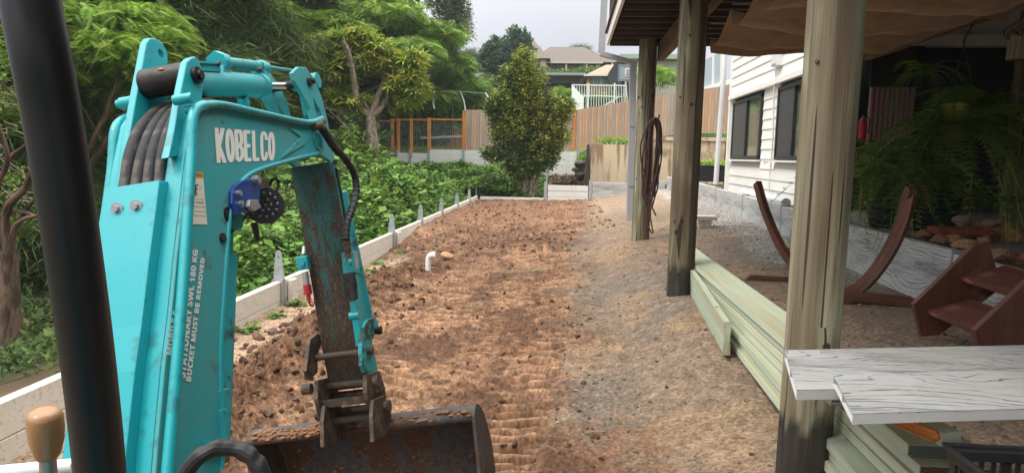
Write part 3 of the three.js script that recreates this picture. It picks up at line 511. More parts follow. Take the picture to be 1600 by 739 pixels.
// ---------------------------------------------------------------- beyond the yard: terrace wall, fences, neighbours
{
  const t = thing('terrace_wall', 'tall pale concrete sleeper wall under the paling fence behind the bank', 'retaining wall', [-4, 0, -28]);
  const X = [-9.6, -8.15, -6.55, -5.25, -4.5, -2.75, -1.05, 0.55, 1.9].map((v, i) => [611, 620, 641, 670, 724, 766, 812, 857, 903, 940][i] ?? v), xs = X.map((p) => onD(p, 250, 28).x);
  xs[0] -= 1.2;
  for (let i = 0; i < xs.length - 1; i++) {
    const drop = i < 3 ? 0.16 : 0.0;
    for (let k = 0; k < 5; k++) { const s = obj('sleeper', box(xs[i + 1] - xs[i] - 0.03, 0.196, 0.09, 0, 0, 0), M.concreteWhite, t); s.position.set((xs[i] + xs[i + 1]) / 2 + 4, 1.78 - drop - k * 0.2, 0); }
    const p = obj('steel_post', box(0.11, 1.15, 0.1), M.galvanised, t); p.position.set(xs[i + 1] + 4, 1.36 - drop / 2, 0.03);
  }
}
{
  const t = thing('garden_wall', 'stained beige concrete wall with grass on top behind the far yard corner', 'garden wall', [3, 0, -23]);
  const a = onD(924, 226, 23), b = onD(988, 226, 23), c = onD(1126, 208, 22.6);
  obj('panel', box(b.x - a.x, 1.35, 0.14, (a.x + b.x) / 2 - 3, a.y - 0.66, 0), M.stainedConcrete, t);
  obj('panel', box(c.x - b.x + 0.3, 1.5, 0.14, (b.x + c.x) / 2 - 2.9, a.y - 0.55, 0.0), M.stainedConcrete, t);
  obj('capping', box(c.x - b.x + 0.4, 0.12, 0.22, (b.x + c.x) / 2 - 2.9, a.y + 0.24, 0.02), M.stainedConcrete, t);
  obj('end_post', box(0.09, 1.5, 0.1, a.x - 3.1, a.y - 0.75, 0.06), M.deckWood, t);
  for (const dx of [0.6, 1.5]) obj('pier', box(0.16, 1.3, 0.1, dx + b.x - 3, a.y - 0.5, 0.11), M.stainedConcrete, t);
}
{
  const p = onD(1104, 272, 19), t = thing('planter_edging', 'low black board edging before the concrete wall by the house corner', 'edging', [p.x, 0, p.z]);
  obj('board', box(1.5, 0.42, 0.05, 0, p.y, 0), M.blackPlastic, t); obj('cap', box(1.5, 0.03, 0.09, 0, p.y + 0.225, 0), M.blackPlastic, t);
}
{
  const p = onD(905, 274, 24.5), t = thing('stone_stack', 'short mossy stack of dark rough blocks at the end of the beige wall', 'stone blocks', [p.x, 0.7, p.z]);
  for (let k = 0; k < 4; k++) { const o = obj('block', rockGeo(200 + k, 0.25, 0.8), std({ color: new THREE.Color(.13, .12, .085), roughness: 1 }), t); o.scale.set(0.24, 0.19, 0.2); o.position.set(-0.06 + (k % 2) * 0.1, 0.1 + k * 0.21, (k % 2) * 0.1); }
}
function palingFence(t, list, mats, seed) {                           // list of [pixel x, top y, foot y, distance]; boards share a few shapes
  const r = rng(seed), o = t.position;
  for (let s = 0; s < list.length - 1; s++) {
    const A = [onD(list[s][0], list[s][1], list[s][3]), onD(list[s][0], list[s][2], list[s][3])], B = [onD(list[s + 1][0], list[s + 1][1], list[s + 1][3]), onD(list[s + 1][0], list[s + 1][2], list[s + 1][3])];
    const len = Math.hypot(B[0].x - A[0].x, B[0].z - A[0].z), n = Math.max(1, Math.round(len / 0.125)), ang = Math.atan2(-(B[0].z - A[0].z), B[0].x - A[0].x);
    for (let i = 0; i < n; i++) {
      const q = (i + 0.5) / n, top = A[0].clone().lerp(B[0], q), bot = A[1].clone().lerp(B[1], q), h = top.y - bot.y;
      const m = obj('paling', box(len / n + (i % 2 ? 0.018 : -0.006), h + (r() - 0.5) * 0.02, 0.016), mats[Math.floor(r() * mats.length)], t);
      m.position.set(top.x - o.x, (top.y + bot.y) / 2 - o.y, top.z - o.z + (i % 2 ? 0.0 : 0.019)); m.rotation.y = ang; m.rotation.z = (r() - 0.5) * 0.008;
    }
    for (const k of [0.15, 0.5, 0.85]) { const a = A[0].clone().lerp(A[1], k).sub(o), b = B[0].clone().lerp(B[1], k).sub(o); a.z -= 0.05; b.z -= 0.05; obj('rail', between(a, b, 0.04, 0.09), M.pine[0], t); }
  }
}
{
  const o = onD(900, 235, 28.4), t = thing('paling_fence', 'long weathered timber paling fence above the concrete terrace wall', 'fence', o);
  palingFence(t, [[728, 171.5, 237, 28.4], [897, 173, 236, 28.4]], [M.pine[0], M.pine[1], M.pine[2]], 3);
  palingFence(t, [[897, 172, 235, 28.4], [988, 157, 217, 28.2], [1060, 145, 211, 28], [1140, 133, 206, 27.8]], [M.pine[0], M.pine[1], M.pine[2], M.pine[3]], 4);
  const c = onD(897, 200, 28.35); obj('fence_post', box(0.12, 1.85, 0.1, c.x - o.x, c.y - o.y, c.z - o.z), M.orangePine, t);
}
{
  const o = onD(660, 240, 28.0), t = thing('frame_fence', 'unfinished orange pine post fence with wire mesh on the terrace wall', 'fence', o);
  const L = [[573, 190, 240, 29.5], [590.5, 186.5, 241, 28.2], [613, 185.5, 247, 28.1], [622.5, 184.5, 247, 28.1], [642.5, 184.5, 246, 28], [670, 184, 240, 28], [725, 172.5, 236, 28]];
  const P = L.map(([x, a, b, d]) => [onD(x, a, d).sub(o), onD(x, b, d).sub(o)]);
  P.forEach(([a, b], i) => obj('fence_post', box(i === 6 ? 0.15 : 0.125, a.y - b.y, 0.1, b.x, (a.y + b.y) / 2, b.z, 0.006), M.orangePine, t));
  for (let i = 0; i < P.length - 1; i++) { const A = P[i][0].clone(), B = P[i + 1][0].clone(); A.y = B.y = Math.min(A.y, B.y) - 0.06; obj('rail', between(A, B, 0.05, 0.07), M.orangePine, t); if (i > 3) { const q = A.clone(), w = B.clone(); q.y = P[i][1].y + 0.16; w.y = q.y; obj('rail', between(q, w, 0.05, 0.07), M.orangePine, t); } }
  const wires = []; const x0 = P[1][0].x, x1 = P[6][0].x, yb = P[5][1].y, yt = P[4][0].y - 0.1;
  for (let x = x0; x < x1; x += 0.09) wires.push(box(0.006, yt - yb, 0.006, x, (yt + yb) / 2, -0.06)); for (let y = yb; y < yt; y += 0.09) wires.push(box(x1 - x0, 0.006, 0.006, (x0 + x1) / 2, y, -0.06));
  stuff(obj('wire_mesh', merge(wires), M.galvanised, t));
}
{
  const o = onD(700, 232, 34), t = thing('paling_fence', 'low orange paling fence behind the trampoline on the lawn', 'fence', o);
  palingFence(t, [[664, 202, 236, 34], [726, 200, 234, 34]], [M.orangePine, M.pine[3]], 9);
  const p = onD(690, 218, 33.9).sub(o); obj('cross_board', between(onD(664, 233, 33.8).sub(o), onD(726, 231, 33.8).sub(o), 0.06, 0.12), M.pine[0], t);
}
{
  const o = onD(645, 225, 36), t = thing('panel_fence', 'dark grey panel fence at the back of the neighbouring lawn', 'fence', o);
  for (let i = 0; i < 4; i++) { const a = onD(628 + i * 10, 208, 36).sub(o), b = onD(628 + i * 10, 236, 36).sub(o); obj('panel', box(0.33, a.y - b.y, 0.04, a.x, (a.y + b.y) / 2, 0), std({ color: new THREE.Color(.07, .07, .085), roughness: 0.6 }), t); obj('post', box(0.06, a.y - b.y + 0.06, 0.06, a.x + 0.175, (a.y + b.y) / 2, 0.01), M.darkFrame, t); }
}
{
  const d = 30.5, o = onD(690, 232, d), t = thing('trampoline', 'garden trampoline with bowed net poles behind the pine post fence', 'trampoline', o), P = (x, y, dd = d) => onD(x, y, dd).sub(o);
  const poles = [[[664, 238], [655, 205], [650, 180], [651, 150]], [[684, 231], [678, 200], [676, 175], [678, 145]], [[711, 231], [709, 205], [706, 180], [707, 155]], [[727, 176], [725, 160], [719, 143]], [[770, 172], [766, 158], [758, 145]]];
  poles.forEach((p, i) => { const pts = p.map(([x, y]) => P(x, y, d + (i % 2) * 0.8)); obj('pole', tube(pts, 0.035, 16, 8), i < 3 ? M.darkFrame : M.whiteMetal, t); });
  obj('pole_sleeve', tube([P(678, 170), P(676.5, 160), P(678, 143)], 0.045, 10, 8), M.whiteMetal, t);
  obj('bed', merge([between(P(658, 215.5), P(724, 213), 0.5, 0.09)]), M.greyMetal, t);
  obj('net_rope', merge([tube([P(651, 151), P(678, 143.5), P(719, 143), P(758, 146)], 0.012, 20, 5)]), M.greyMetal, t);
}
// neighbour's white wall, balustrade and steps
{
  const d = 40, o = onD(930, 172, d), t = thing('pool_fence', 'white tubular balustrade with a solid white end panel above the palings', 'balustrade', o), P = (x, y) => onD(x, y, d).sub(o);
  const rail = (a, b, n, yb0, yb1) => { obj('rail', between(P(...a), P(...b), 0.06, 0.06), M.whiteMetal, t); for (let i = 0; i <= n; i++) { const q = i / n, x = mixn(a[0], b[0], q), y = mixn(a[1], b[1], q); const A = P(x, y), B = P(x, mixn(yb0, yb1, q)); obj('bar', rod(A, B, 0.022, 0.022, 6), M.whiteMetal, t); } };
  const s = new THREE.Shape([[893.5, 132], [912, 152], [912, 174], [893.5, 174]].map(([x, y]) => { const p = P(x, y); return new THREE.Vector2(p.x, p.y); }));
  const g = new THREE.ExtrudeGeometry(s, { depth: 0.12, bevelEnabled: false }); obj('solid_panel', g, M.whitePaint, t);
  rail([894, 132.5], [979, 133.5], 22, 152, 152); rail([912, 149], [972, 151], 15, 176, 172); rail([935, 170], [968, 151], 9, 180, 172);
  for (const x of [919, 960]) obj('post', box(0.09, P(x, 130).y - P(x, 176).y, 0.09, P(x, 150).x, (P(x, 130).y + P(x, 176).y) / 2, 0.05), M.whiteMetal, t);
}
{
  const d = 36, o = onD(985, 160, d), t = thing('basketball_hoop', 'grey framed basketball backboard on a dark pole above the paling fence', 'basketball hoop', o), P = (x, y) => onD(x, y, d).sub(o);
  const a = P(966.5, 100.5), b = P(994, 127), w = b.x - a.x, h = a.y - b.y, cx = (a.x + b.x) / 2, cy = (a.y + b.y) / 2, f = [];
  const fm = std({ color: new THREE.Color(.16, .2, .25), roughness: 0.5 });
  obj('frame', merge([box(w, 0.1, 0.05, cx, a.y - 0.05, 0), box(w, 0.1, 0.05, cx, b.y + 0.05, 0), box(0.1, h - 0.2, 0.05, a.x + 0.05, cy, 0), box(0.1, h - 0.2, 0.05, b.x - 0.05, cy, 0)]), fm, t);
  obj('board', box(w - 0.2, h - 0.2, 0.02, cx, cy, 0.0), phys({ color: new THREE.Color(.45, .5, .55), roughness: 0.3, transmission: 0.4, thickness: 0 }), t);
  obj('target_square', merge([box(0.42, 0.05, 0.01, cx + 0.1, cy + 0.2, 0.02), box(0.42, 0.05, 0.01, cx + 0.1, cy - 0.15, 0.02), box(0.05, 0.3, 0.01, cx - 0.085, cy + 0.025, 0.02), box(0.05, 0.3, 0.01, cx + 0.285, cy + 0.025, 0.02)]), M.whiteMetal, t);
  obj('bracket', merge([between(V(cx, cy - 0.3, -0.03), V(cx - 0.25, cy + 0.2, -0.03), 0.04, 0.04), between(V(cx, cy - 0.3, -0.03), V(cx + 0.25, cy + 0.2, -0.03), 0.04, 0.04)]), M.darkFrame, t);
  obj('pole', rod(P(985.5, 175), V(cx, cy - 0.1, -0.1), 0.06), M.darkFrame, t);
  const ring = new THREE.TorusGeometry(0.2, 0.014, 6, 20); ring.rotateX(Math.PI / 2); ring.translate(cx + 0.1, b.y + 0.3, 0.25); obj('ring', ring, M.red, t);
}
// houses up the hill
const roofMat = (c, s) => std({ map: texture(256, 256, (u, v) => { const tile = Math.abs((v * 8) % 1 - 0.5) * 2, col = Math.abs((u * 8) % 1 - 0.5) * 2; return lerp3([c[0] * 0.72, c[1] * 0.72, c[2] * 0.72], c, smooth(0.0, 0.35, tile) * 0.7 + col * 0.3); }, [2.6, 2.6]), roughness: 0.85 });
const tileRoof = roofMat(rgb(110, 100, 90)), paleRoof = roofMat(rgb(168, 150, 124)), cream = std({ color: new THREE.Color(.55, .43, .31), roughness: 0.9 }), sandBrick = std({ map: texture(256, 128, (u, v) => { const row = Math.floor(v * 12), e = ((u * 6 + (row % 2) * 0.5) % 1), m = e < 0.06 || (v * 12) % 1 < 0.14; return m ? rgb(196, 180, 160) : lerp3(rgb(196, 146, 104), rgb(172, 122, 86), hash(Math.floor(u * 6 + (row % 2) * 0.5), row)); }, [1.4, 1.0]), roughness: 0.9 });
function hipRoof(x0, x1, z0, z1, y, h, ridgeIn, over) {               // eaves rectangle and ridge
  const [rl, rr] = Array.isArray(ridgeIn) ? ridgeIn : [ridgeIn, ridgeIn]; x0 -= over; x1 += over; z0 += over; z1 -= over; const zm = (z0 + z1) / 2, a = V(x0, y, z0), b = V(x1, y, z0), c = V(x1, y, z1), d = V(x0, y, z1), e = V(x0 + rl, y + h, zm), f = V(x1 - rr, y + h, zm);
  const tri = [[a, b, f], [a, f, e], [c, d, e], [c, e, f], [b, c, f], [d, a, e]], pos = [], uv = [];
  for (const t of tri) { const ed = t[1].clone().sub(t[0]).normalize(); for (const p of t) { pos.push(p.x, p.y, p.z); const s = p.clone().sub(t[0]); uv.push(s.dot(ed), Math.sqrt(Math.max(0, s.lengthSq() - s.dot(ed) ** 2))); } }
  const g = new THREE.BufferGeometry(); g.setAttribute('position', new THREE.Float32BufferAttribute(pos, 3)); g.setAttribute('uv', new THREE.Float32BufferAttribute(uv, 2)); g.computeVertexNormals(); return g;
}
{
  const d = 66, o = onD(900, 118, d), t = thing('hill_house', 'cream house with wide grey-brown tiled hip roof on the hilltop', 'house', o), P = (x, y, dd = d) => onD(x, y, dd).sub(o);
  const ey = P(900, 99).y, x0 = P(838, 98).x, x1 = P(960, 98).x;
  obj('wall', box(x1 - x0 - 1.2, 3.0, 8, (x0 + x1) / 2, ey - 1.5, -5.4), std({ color: new THREE.Color(.3, .24, .2) }), t);
  const r1 = obj('roof', hipRoof(x0, x1 - 0.2, 0.5, -10, ey, 2.3, [1.6, 3.2], 0.5), tileRoof, t);
  obj('gutter', box(x1 - x0 - 0.6, 0.16, 0.14, (x0 + x1) / 2 - 0.8, ey - 0.06, 1.05), M.ceiling, r1);
  obj('vent', new THREE.SphereGeometry(0.22, 10, 8).translate(P(871, 80).x, P(871, 79.5).y, -4), M.greyMetal, r1);
  const w0 = P(800, 92, d - 2).x, w1 = P(860, 92, d - 2).x, wy = P(830, 93, d - 2).y;
  obj('wall', box(w1 - w0 - 0.8, 3.2, 6, (w0 + w1) / 2, wy - 1.62, -0.8), cream, t);
  obj('roof', hipRoof(w0, w1 - 0.5, 2.4, -6, wy, 2.4, 1.8, 0.5), tileRoof, t);
  for (const x of [885, 916.5, 956]) obj('veranda_post', box(0.16, 1.9, 0.16, P(x, 105).x, ey - 1.0, 0.9), cream, t);
  obj('corner_pier', box(0.5, 2.2, 0.5, P(850, 100).x, wy - 1.2, 2.3), cream, t);
  for (const [a, b] of [[864, 882], [888, 912], [920, 934]]) { const f = obj('window', box(P(b, 0).x - P(a, 0).x, 1.3, 0.08, (P(a, 0).x + P(b, 0).x) / 2, ey - 1.0, -1.36), M.darkFrame, t); obj('pane', box((P(b, 0).x - P(a, 0).x) * 0.9, 1.15, 0.03, (P(a, 0).x + P(b, 0).x) / 2, ey - 1.0, -1.31), M.windowGlass, f); }
  for (const x of [838, 845]) { const f = obj('window', box(0.36, 1.1, 0.08, P(x, 0, d - 2).x, wy - 1.0, 2.22), M.darkFrame, t); obj('pane', box(0.28, 1.0, 0.03, P(x, 0, d - 2).x, wy - 1.0, 2.27), M.windowGlass, f); }
  obj('aerial', merge([rod(P(845, 82), P(844.5, 71), 0.03, 0.03, 5), between(P(842, 71.5), P(847, 71.5), 0.03, 0.03)]), M.greyMetal, t);
}
{
  const d = 50, o = onD(880, 145, d), t = thing('carport', 'flat roofed grey carport open to the front below the hilltop house', 'carport', o), P = (x, y, dd = d) => onD(x, y, dd).sub(o);
  const a = P(849, 115.5), b = P(915, 116); obj('roof', box(b.x - a.x, 0.18, 5, (a.x + b.x) / 2, a.y, -2.3), std({ color: new THREE.Color(.26, .3, .28), roughness: 0.6 }), t);
  obj('fascia', box(b.x - a.x - 0.3, 0.5, 0.1, (a.x + b.x) / 2 + 0.2, a.y - 0.36, -0.4), std({ color: new THREE.Color(.07, .06, .065) }), t);
  for (const x of [858.5, 912]) obj('post', box(0.22, 2.0, 0.22, P(x, 0).x, a.y - 1.1, -0.2), M.darkFrame, t);
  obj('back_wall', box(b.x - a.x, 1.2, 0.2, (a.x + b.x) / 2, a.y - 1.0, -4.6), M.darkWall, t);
}
{
  const d = 47, o = onD(935, 135, d), t = thing('brick_cottage', 'small tan brick house with ribbed straw-coloured roof and one wide window', 'house', o), P = (x, y) => onD(x, y, d).sub(o);
  const a = P(918, 119), b = P(957, 119); obj('wall', box(b.x - a.x, 2.6, 5, (a.x + b.x) / 2, a.y - 1.3, -2.5), sandBrick, t);
  const s = new THREE.Shape([[a.x - 0.25, 0], [b.x + 0.3, 0], [b.x + 0.3, 0.62], [b.x - 0.1, 0.66]].map((p) => new THREE.Vector2(...p))), g = hipRoof(a.x, b.x + 3.5, 0.4, -6, a.y, 1.15, 1.6, 0.2); obj('roof', g, paleRoof, t);
  obj('gutter', box(b.x - a.x + 0.5, 0.12, 0.12, (a.x + b.x) / 2, a.y, 0.66), M.whiteMetal, t);
  const w0 = P(927, 121), w1 = P(952, 133), f = obj('window', box(w1.x - w0.x, w0.y - w1.y, 0.1, (w0.x + w1.x) / 2, (w0.y + w1.y) / 2, 0.02), M.whiteMetal, t);
  for (const k of [-1, 1]) obj('pane', box((w1.x - w0.x) / 2 - 0.08, w0.y - w1.y - 0.1, 0.04, (w0.x + w1.x) / 2 + k * (w1.x - w0.x) / 4, (w0.y + w1.y) / 2, 0.07), std({ color: new THREE.Color(.3, .36, .42), roughness: 0.3 }), f);
  obj('sill', box(w1.x - w0.x + 0.1, 0.1, 0.16, (w0.x + w1.x) / 2, w1.y - 0.05, 0.05), M.whiteMetal, f);
}
{
  const d = 44, o = onD(1020, 140, d), t = thing('pale_shed', 'pale ribbed shed with greenish roof edge behind the deck posts', 'shed', o), P = (x, y, dd = d) => onD(x, y, dd).sub(o);
  const a = P(978, 92), b = P(1062, 92); const rib = []; for (let i = 0; i < 24; i++) rib.push(box((b.x - a.x) / 24 - 0.05, 4.6, 0.06, a.x + (i + 0.5) / 24 * (b.x - a.x), a.y - 2.4, -0.02));
  rib.forEach((g) => obj('cladding_sheet', g, std({ color: new THREE.Color(.55, .52, .46) }), t)); obj('wall', box(b.x - a.x - 0.02, 4.6, 4, (a.x + b.x) / 2, a.y - 2.4, -2.08), M.ceiling, t);
  obj('roof', box(b.x - a.x + 0.8, 0.28, 5, (a.x + b.x) / 2, a.y + 0.1, -2), std({ color: new THREE.Color(.30, .38, .31), roughness: 0.6 }), t);
  const gs = new THREE.Shape([[952, 112], [966, 92], [972, 92], [972, 134], [958, 134]].map(([x, y]) => { const p = P(x, y); return new THREE.Vector2(p.x, p.y); })), g = new THREE.ExtrudeGeometry(gs, { depth: 3, bevelEnabled: false }); g.translate(0, 0, -3.1); obj('dark_gable', g, std({ color: new THREE.Color(.05, .055, .06) }), t);
}
{
  const d = 32, o = onD(1110, 130, d), t = thing('glass_balustrade', 'white posted frosted glass balustrade of a balcony beyond the house corner', 'balustrade', o), P = (x, y) => onD(x, y, d).sub(o);
  obj('slab', between(P(1085, 146), P(1145, 126), 0.3, 0.2), M.whitePaint, t); obj('handrail', between(P(1085, 100), P(1145, 70), 0.08, 0.06), M.whiteMetal, t);
  for (const [x, y0, y1] of [[1096, 94, 142], [1115, 84, 137], [1128, 78, 132]]) obj('post', rod(P(x, y0), P(x - 1, y1), 0.07), M.whiteMetal, t);
  for (const [a, b] of [[1098, 1113], [1117, 1127]]) { const p = [P(a, 97 - (a - 1096) * 0.5), P(b, 97 - (b - 1096) * 0.5), P(b, 139 - (b - 1096) * 0.33), P(a, 139 - (a - 1096) * 0.33)], s = new THREE.Shape(p.map((q) => new THREE.Vector2(q.x, q.y))), g = new THREE.ExtrudeGeometry(s, { depth: 0.02, bevelEnabled: false }); g.translate(0, 0, 0.02); obj('pane', g, phys({ color: new THREE.Color(.6, .66, .7), transmission: 0.5, thickness: 0, roughness: 0.5 }), t); }
}
{
  const d = 42, o = onD(870, 168, d), t = thing('timber_terrace', 'grey timber garden terrace edging below the carport', 'garden terrace', o), P = (x, y) => onD(x, y, d).sub(o);
  for (const [x0, y0, x1, y1] of [[846, 142, 893, 140], [846, 146, 893, 144.5], [876, 152, 895, 152], [876, 157, 895, 157], [848, 153, 874, 153]]) obj('board', between(P(x0, y0), P(x1, y1), 0.1, 0.16), M.beamWood, t);
  for (const x of [865, 876]) obj('post', box(0.14, 1.1, 0.14, P(x, 0).x, P(x, 150).y, 0.1), M.beamWood, t);
}
// ---------------------------------------------------------------- plants
const leafMat = (c, tr = 0.3) => phys({ color: new THREE.Color(...c), roughness: 0.75, specularIntensity: 0.25, transmission: tr, thickness: 0, side: THREE.DoubleSide });
function leafQuads(list) {                                           // each leaf: [base, tip, width, up, fold]
  const pos = [], idx = [];
  for (const [a, b, w, up, fold = 0.2] of list) {
    const d = b.clone().sub(a), s = d.clone().cross(up).normalize().multiplyScalar(w / 2), m = a.clone().lerp(b, 0.45), n = s.clone().cross(d).normalize().multiplyScalar(w * fold), o = pos.length / 3;
    for (const p of [a, m.clone().add(s).add(n), b, m.clone().sub(s).add(n), m]) pos.push(p.x, p.y, p.z);
    idx.push(o, o + 1, o + 4, o + 1, o + 2, o + 4, o + 2, o + 3, o + 4, o + 3, o, o + 4);
  }
  const g = new THREE.BufferGeometry(); g.setAttribute('position', new THREE.Float32BufferAttribute(pos, 3)); g.setIndex(idx); g.computeVertexNormals(); return g;
}
const frondLeaf = (() => { const L = []; for (let k = 0; k < 11; k++) { const t = (k + 1) / 12, x = t * 0.5, y = -0.16 * t * t, l = 0.15 * Math.sin(Math.PI * (0.18 + t * 0.72)); for (const s of [-1, 1]) L.push([V(x, y, 0), V(x + l * 0.5, y - l * 0.25, s * l), 0.03, V(0, 1, 0), 0.1]); } L.push([V(0, 0, 0), V(0.5, -0.16, 0), 0.008, V(0, 1, 0)]); return leafQuads(L); })();   // feathery twice-divided leaf along x
const clump = (n, len, w, spread, seed, droop = 0) => { const r = rng(seed), L = []; for (let i = 0; i < n; i++) { const a = r() * 6.283, e = (r() - 0.35) * 1.6, d = V(Math.cos(a) * Math.cos(e), Math.sin(e) - droop, Math.sin(a) * Math.cos(e)).normalize(), b = V((r() - 0.5) * spread, (r() - 0.5) * spread, (r() - 0.5) * spread), l = len * (0.7 + r() * 0.5); L.push([b, b.clone().addScaledVector(d, l), w * (0.8 + r() * 0.4), V(r() - 0.5, 1, r() - 0.5), 0.15]); } return leafQuads(L); };
const flatClump = (n, len, w, spread, seed) => { const r = rng(seed), L = []; for (let i = 0; i < n; i++) { const a = r() * 6.283, b = V((r() - 0.5) * spread, (r() - 0.5) * spread * 0.5, (r() - 0.5) * spread), l = len * (0.6 + r() * 0.6); L.push([b, b.clone().add(V(Math.cos(a) * l, (r() - 0.6) * l * 0.7, Math.sin(a) * l)), w * (0.7 + r() * 0.5), V((r() - 0.5) * 0.6, 1, (r() - 0.5) * 0.6), 0.12]); } return leafQuads(L); };
const whorl = (() => { const L = [], r = rng(77); for (let i = 0; i < 10; i++) { const a = i * 2.4, e = 0.5 - i * 0.11, l = 0.2 + r() * 0.08; L.push([V(0, 0, 0), V(Math.cos(a) * Math.cos(e) * l, Math.sin(e) * l - 0.03, Math.sin(a) * Math.cos(e) * l), 0.05, V(0, 1, 0), 0.25]); } return leafQuads(L); })();
const LEAF = { feather: frondLeaf, broad: clump(9, 0.16, 0.075, 0.2, 1), small: clump(12, 0.085, 0.045, 0.16, 2, 0.25), fine: clump(16, 0.26, 0.012, 0.16, 3, 0.5), ivy: flatClump(9, 0.12, 0.095, 0.26, 4), big: flatClump(6, 0.26, 0.2, 0.4, 5), whorl, tuft: clump(14, 0.3, 0.014, 0.1, 6, -0.8), mango: clump(10, 0.2, 0.05, 0.2, 9, 0.5) };
const GREEN = (c, j, r) => { const k = 1 + (r() - 0.5) * j * 1.3, h = (r() - 0.5) * 0.16; return new THREE.Color(c[0] * k * (1 + h), c[1] * k, c[2] * k * (1 - h)); };
// blobs: [x, y, z, rx, ry, rz, count]; leaves sit in shells and layers of each blob, so that gaps stay between them
function foliage(parent, name, kind, mat, blobs, colors, seed, size = 1, droop = 0.3, shell = 0.55) {
  const r = rng(seed), n = blobs.reduce((s, b) => s + b[6], 0), m = new THREE.InstancedMesh(LEAF[kind], mat, n), q = new THREE.Quaternion(), e = new THREE.Euler(), M4 = new THREE.Matrix4(); let k = 0;
  for (const [bx, by, bz, rx, ry, rz, c] of blobs) for (let i = 0; i < c; i++) {
    const a = r() * 6.283, u = r() * 2 - 1, s = Math.sqrt(1 - u * u), rad = Math.pow(mixn(shell, 1, r()), 0.6) * (0.78 + 0.44 * noise(a * 2.2 + bx * 3, u * 3 + by * 2 + 10)), p = V(bx + Math.cos(a) * s * rad * rx, by + u * rad * ry, bz + Math.sin(a) * s * rad * rz);
    const z = size * (0.7 + r() * 0.65); e.set((r() - 0.5) * 0.9, r() * 6.283, -droop * r() + (r() - 0.5) * 0.7, 'YXZ'); q.setFromEuler(e);
    m.setMatrixAt(k, M4.compose(p, q, V(z, z, z))); const cc = colors[Math.floor(Math.pow(r(), 1.3) * colors.length)]; m.setColorAt(k, GREEN(cc, 0.5, r)); k++;
  }
  m.name = name; m.castShadow = m.receiveShadow = true; parent.add(m); return stuff(m);
}
const white = (tr) => leafMat([1, 1, 1], tr);
const leafM = white(0.38), leafGloss = phys({ color: 0xffffff, roughness: 0.5, specularIntensity: 0.4, transmission: 0.25, thickness: 0, side: THREE.DoubleSide });
const C = { lime: [[.30, .47, .06], [.22, .40, .05], [.38, .50, .09]], mid: [[.16, .25, .045], [.21, .30, .055], [.12, .19, .04]], dark: [[.115, .18, .05], [.155, .225, .065], [.20, .26, .085], [.14, .23, .055]], grey: [[.17, .21, .105], [.13, .17, .09], [.22, .25, .14]], yellow: [[.40, .47, .08], [.28, .40, .065], [.48, .46, .10], [.22, .33, .06]], ivy: [[.12, .25, .04], [.16, .31, .05], [.08, .17, .032], [.23, .36, .07], [.13, .20, .045]], ficus: [[.085, .15, .04], [.12, .19, .045], [.18, .25, .055], [.36, .40, .08]], bluegreen: [[.085, .15, .08], [.11, .18, .095], [.065, .115, .06]] };
function branches(t, base, targets, r0, mat, seed, name = 'trunk') {  // trunk up to a fork, then limbs to the targets
  const r = rng(seed), top = targets.reduce((s, p) => s.add(p), V(0, 0, 0)).multiplyScalar(1 / targets.length), fork = base.clone().lerp(top, 0.45); fork.x += (r() - 0.5) * 0.4;
  obj(name, taper([base, base.clone().lerp(fork, 0.5).add(V((r() - 0.5) * 0.25, 0, (r() - 0.5) * 0.25)), fork], [r0 * 1.25, r0, r0 * 0.8], 10, 0.25, seed), mat, t);
  for (const p of targets) { const mid = fork.clone().lerp(p, 0.5).add(V((r() - 0.5) * 0.5, 0.15 * r0 * 10, (r() - 0.5) * 0.5)); obj('limb', taper([fork.clone().lerp(base, 0.08), mid, p], [r0 * 0.55, r0 * 0.3, r0 * 0.1], 7, 0.2, seed + 3), mat, t); }
}
const loc = (o, x, y, d) => onD(x, y, d).sub(o);
const blob = (o, x, y, d, rx, ry, rz, n) => { const p = loc(o, x, y, d); return [p.x, p.y, p.z, rx, ry, rz, n]; };

// feathery tree on the left, near the digger
{
  const o = onD(5, 560, 10.6), t = thing('feathery_tree', 'bright feathery tree leaning over the bank beside the black digger pillar', 'tree', o);
  branches(t, V(0, -0.3, 0), [[200, 70, 11], [60, 60, 10.5], [120, 20, 11.5], [20, 180, 10.2], [250, 90, 11.6]].map((a) => loc(o, ...a)), 0.16, M.bark, 12);
  foliage(t, 'crown', 'feather', leafM, [blob(o, 185, 70, 11, 0.6, 0.25, 0.7, 520), blob(o, 240, 95, 11.4, 0.42, 0.25, 0.6, 340), blob(o, 150, 30, 11.5, 0.8, 0.3, 0.9, 560), blob(o, 225, 30, 12, 0.7, 0.3, 0.8, 460), blob(o, 120, 110, 11.2, 0.5, 0.22, 0.6, 300), blob(o, 40, 60, 10.6, 0.7, 0.4, 0.8, 420), blob(o, 15, 160, 10.2, 0.45, 0.3, 0.6, 260), blob(o, 200, 140, 11.8, 0.6, 0.25, 0.6, 300), blob(o, 150, 200, 12, 0.5, 0.25, 0.6, 200), blob(o, 250, 55, 11.6, 0.5, 0.2, 0.6, 300)], [...C.lime, ...C.lime, ...C.mid], 21, 0.6, 0.45);
}
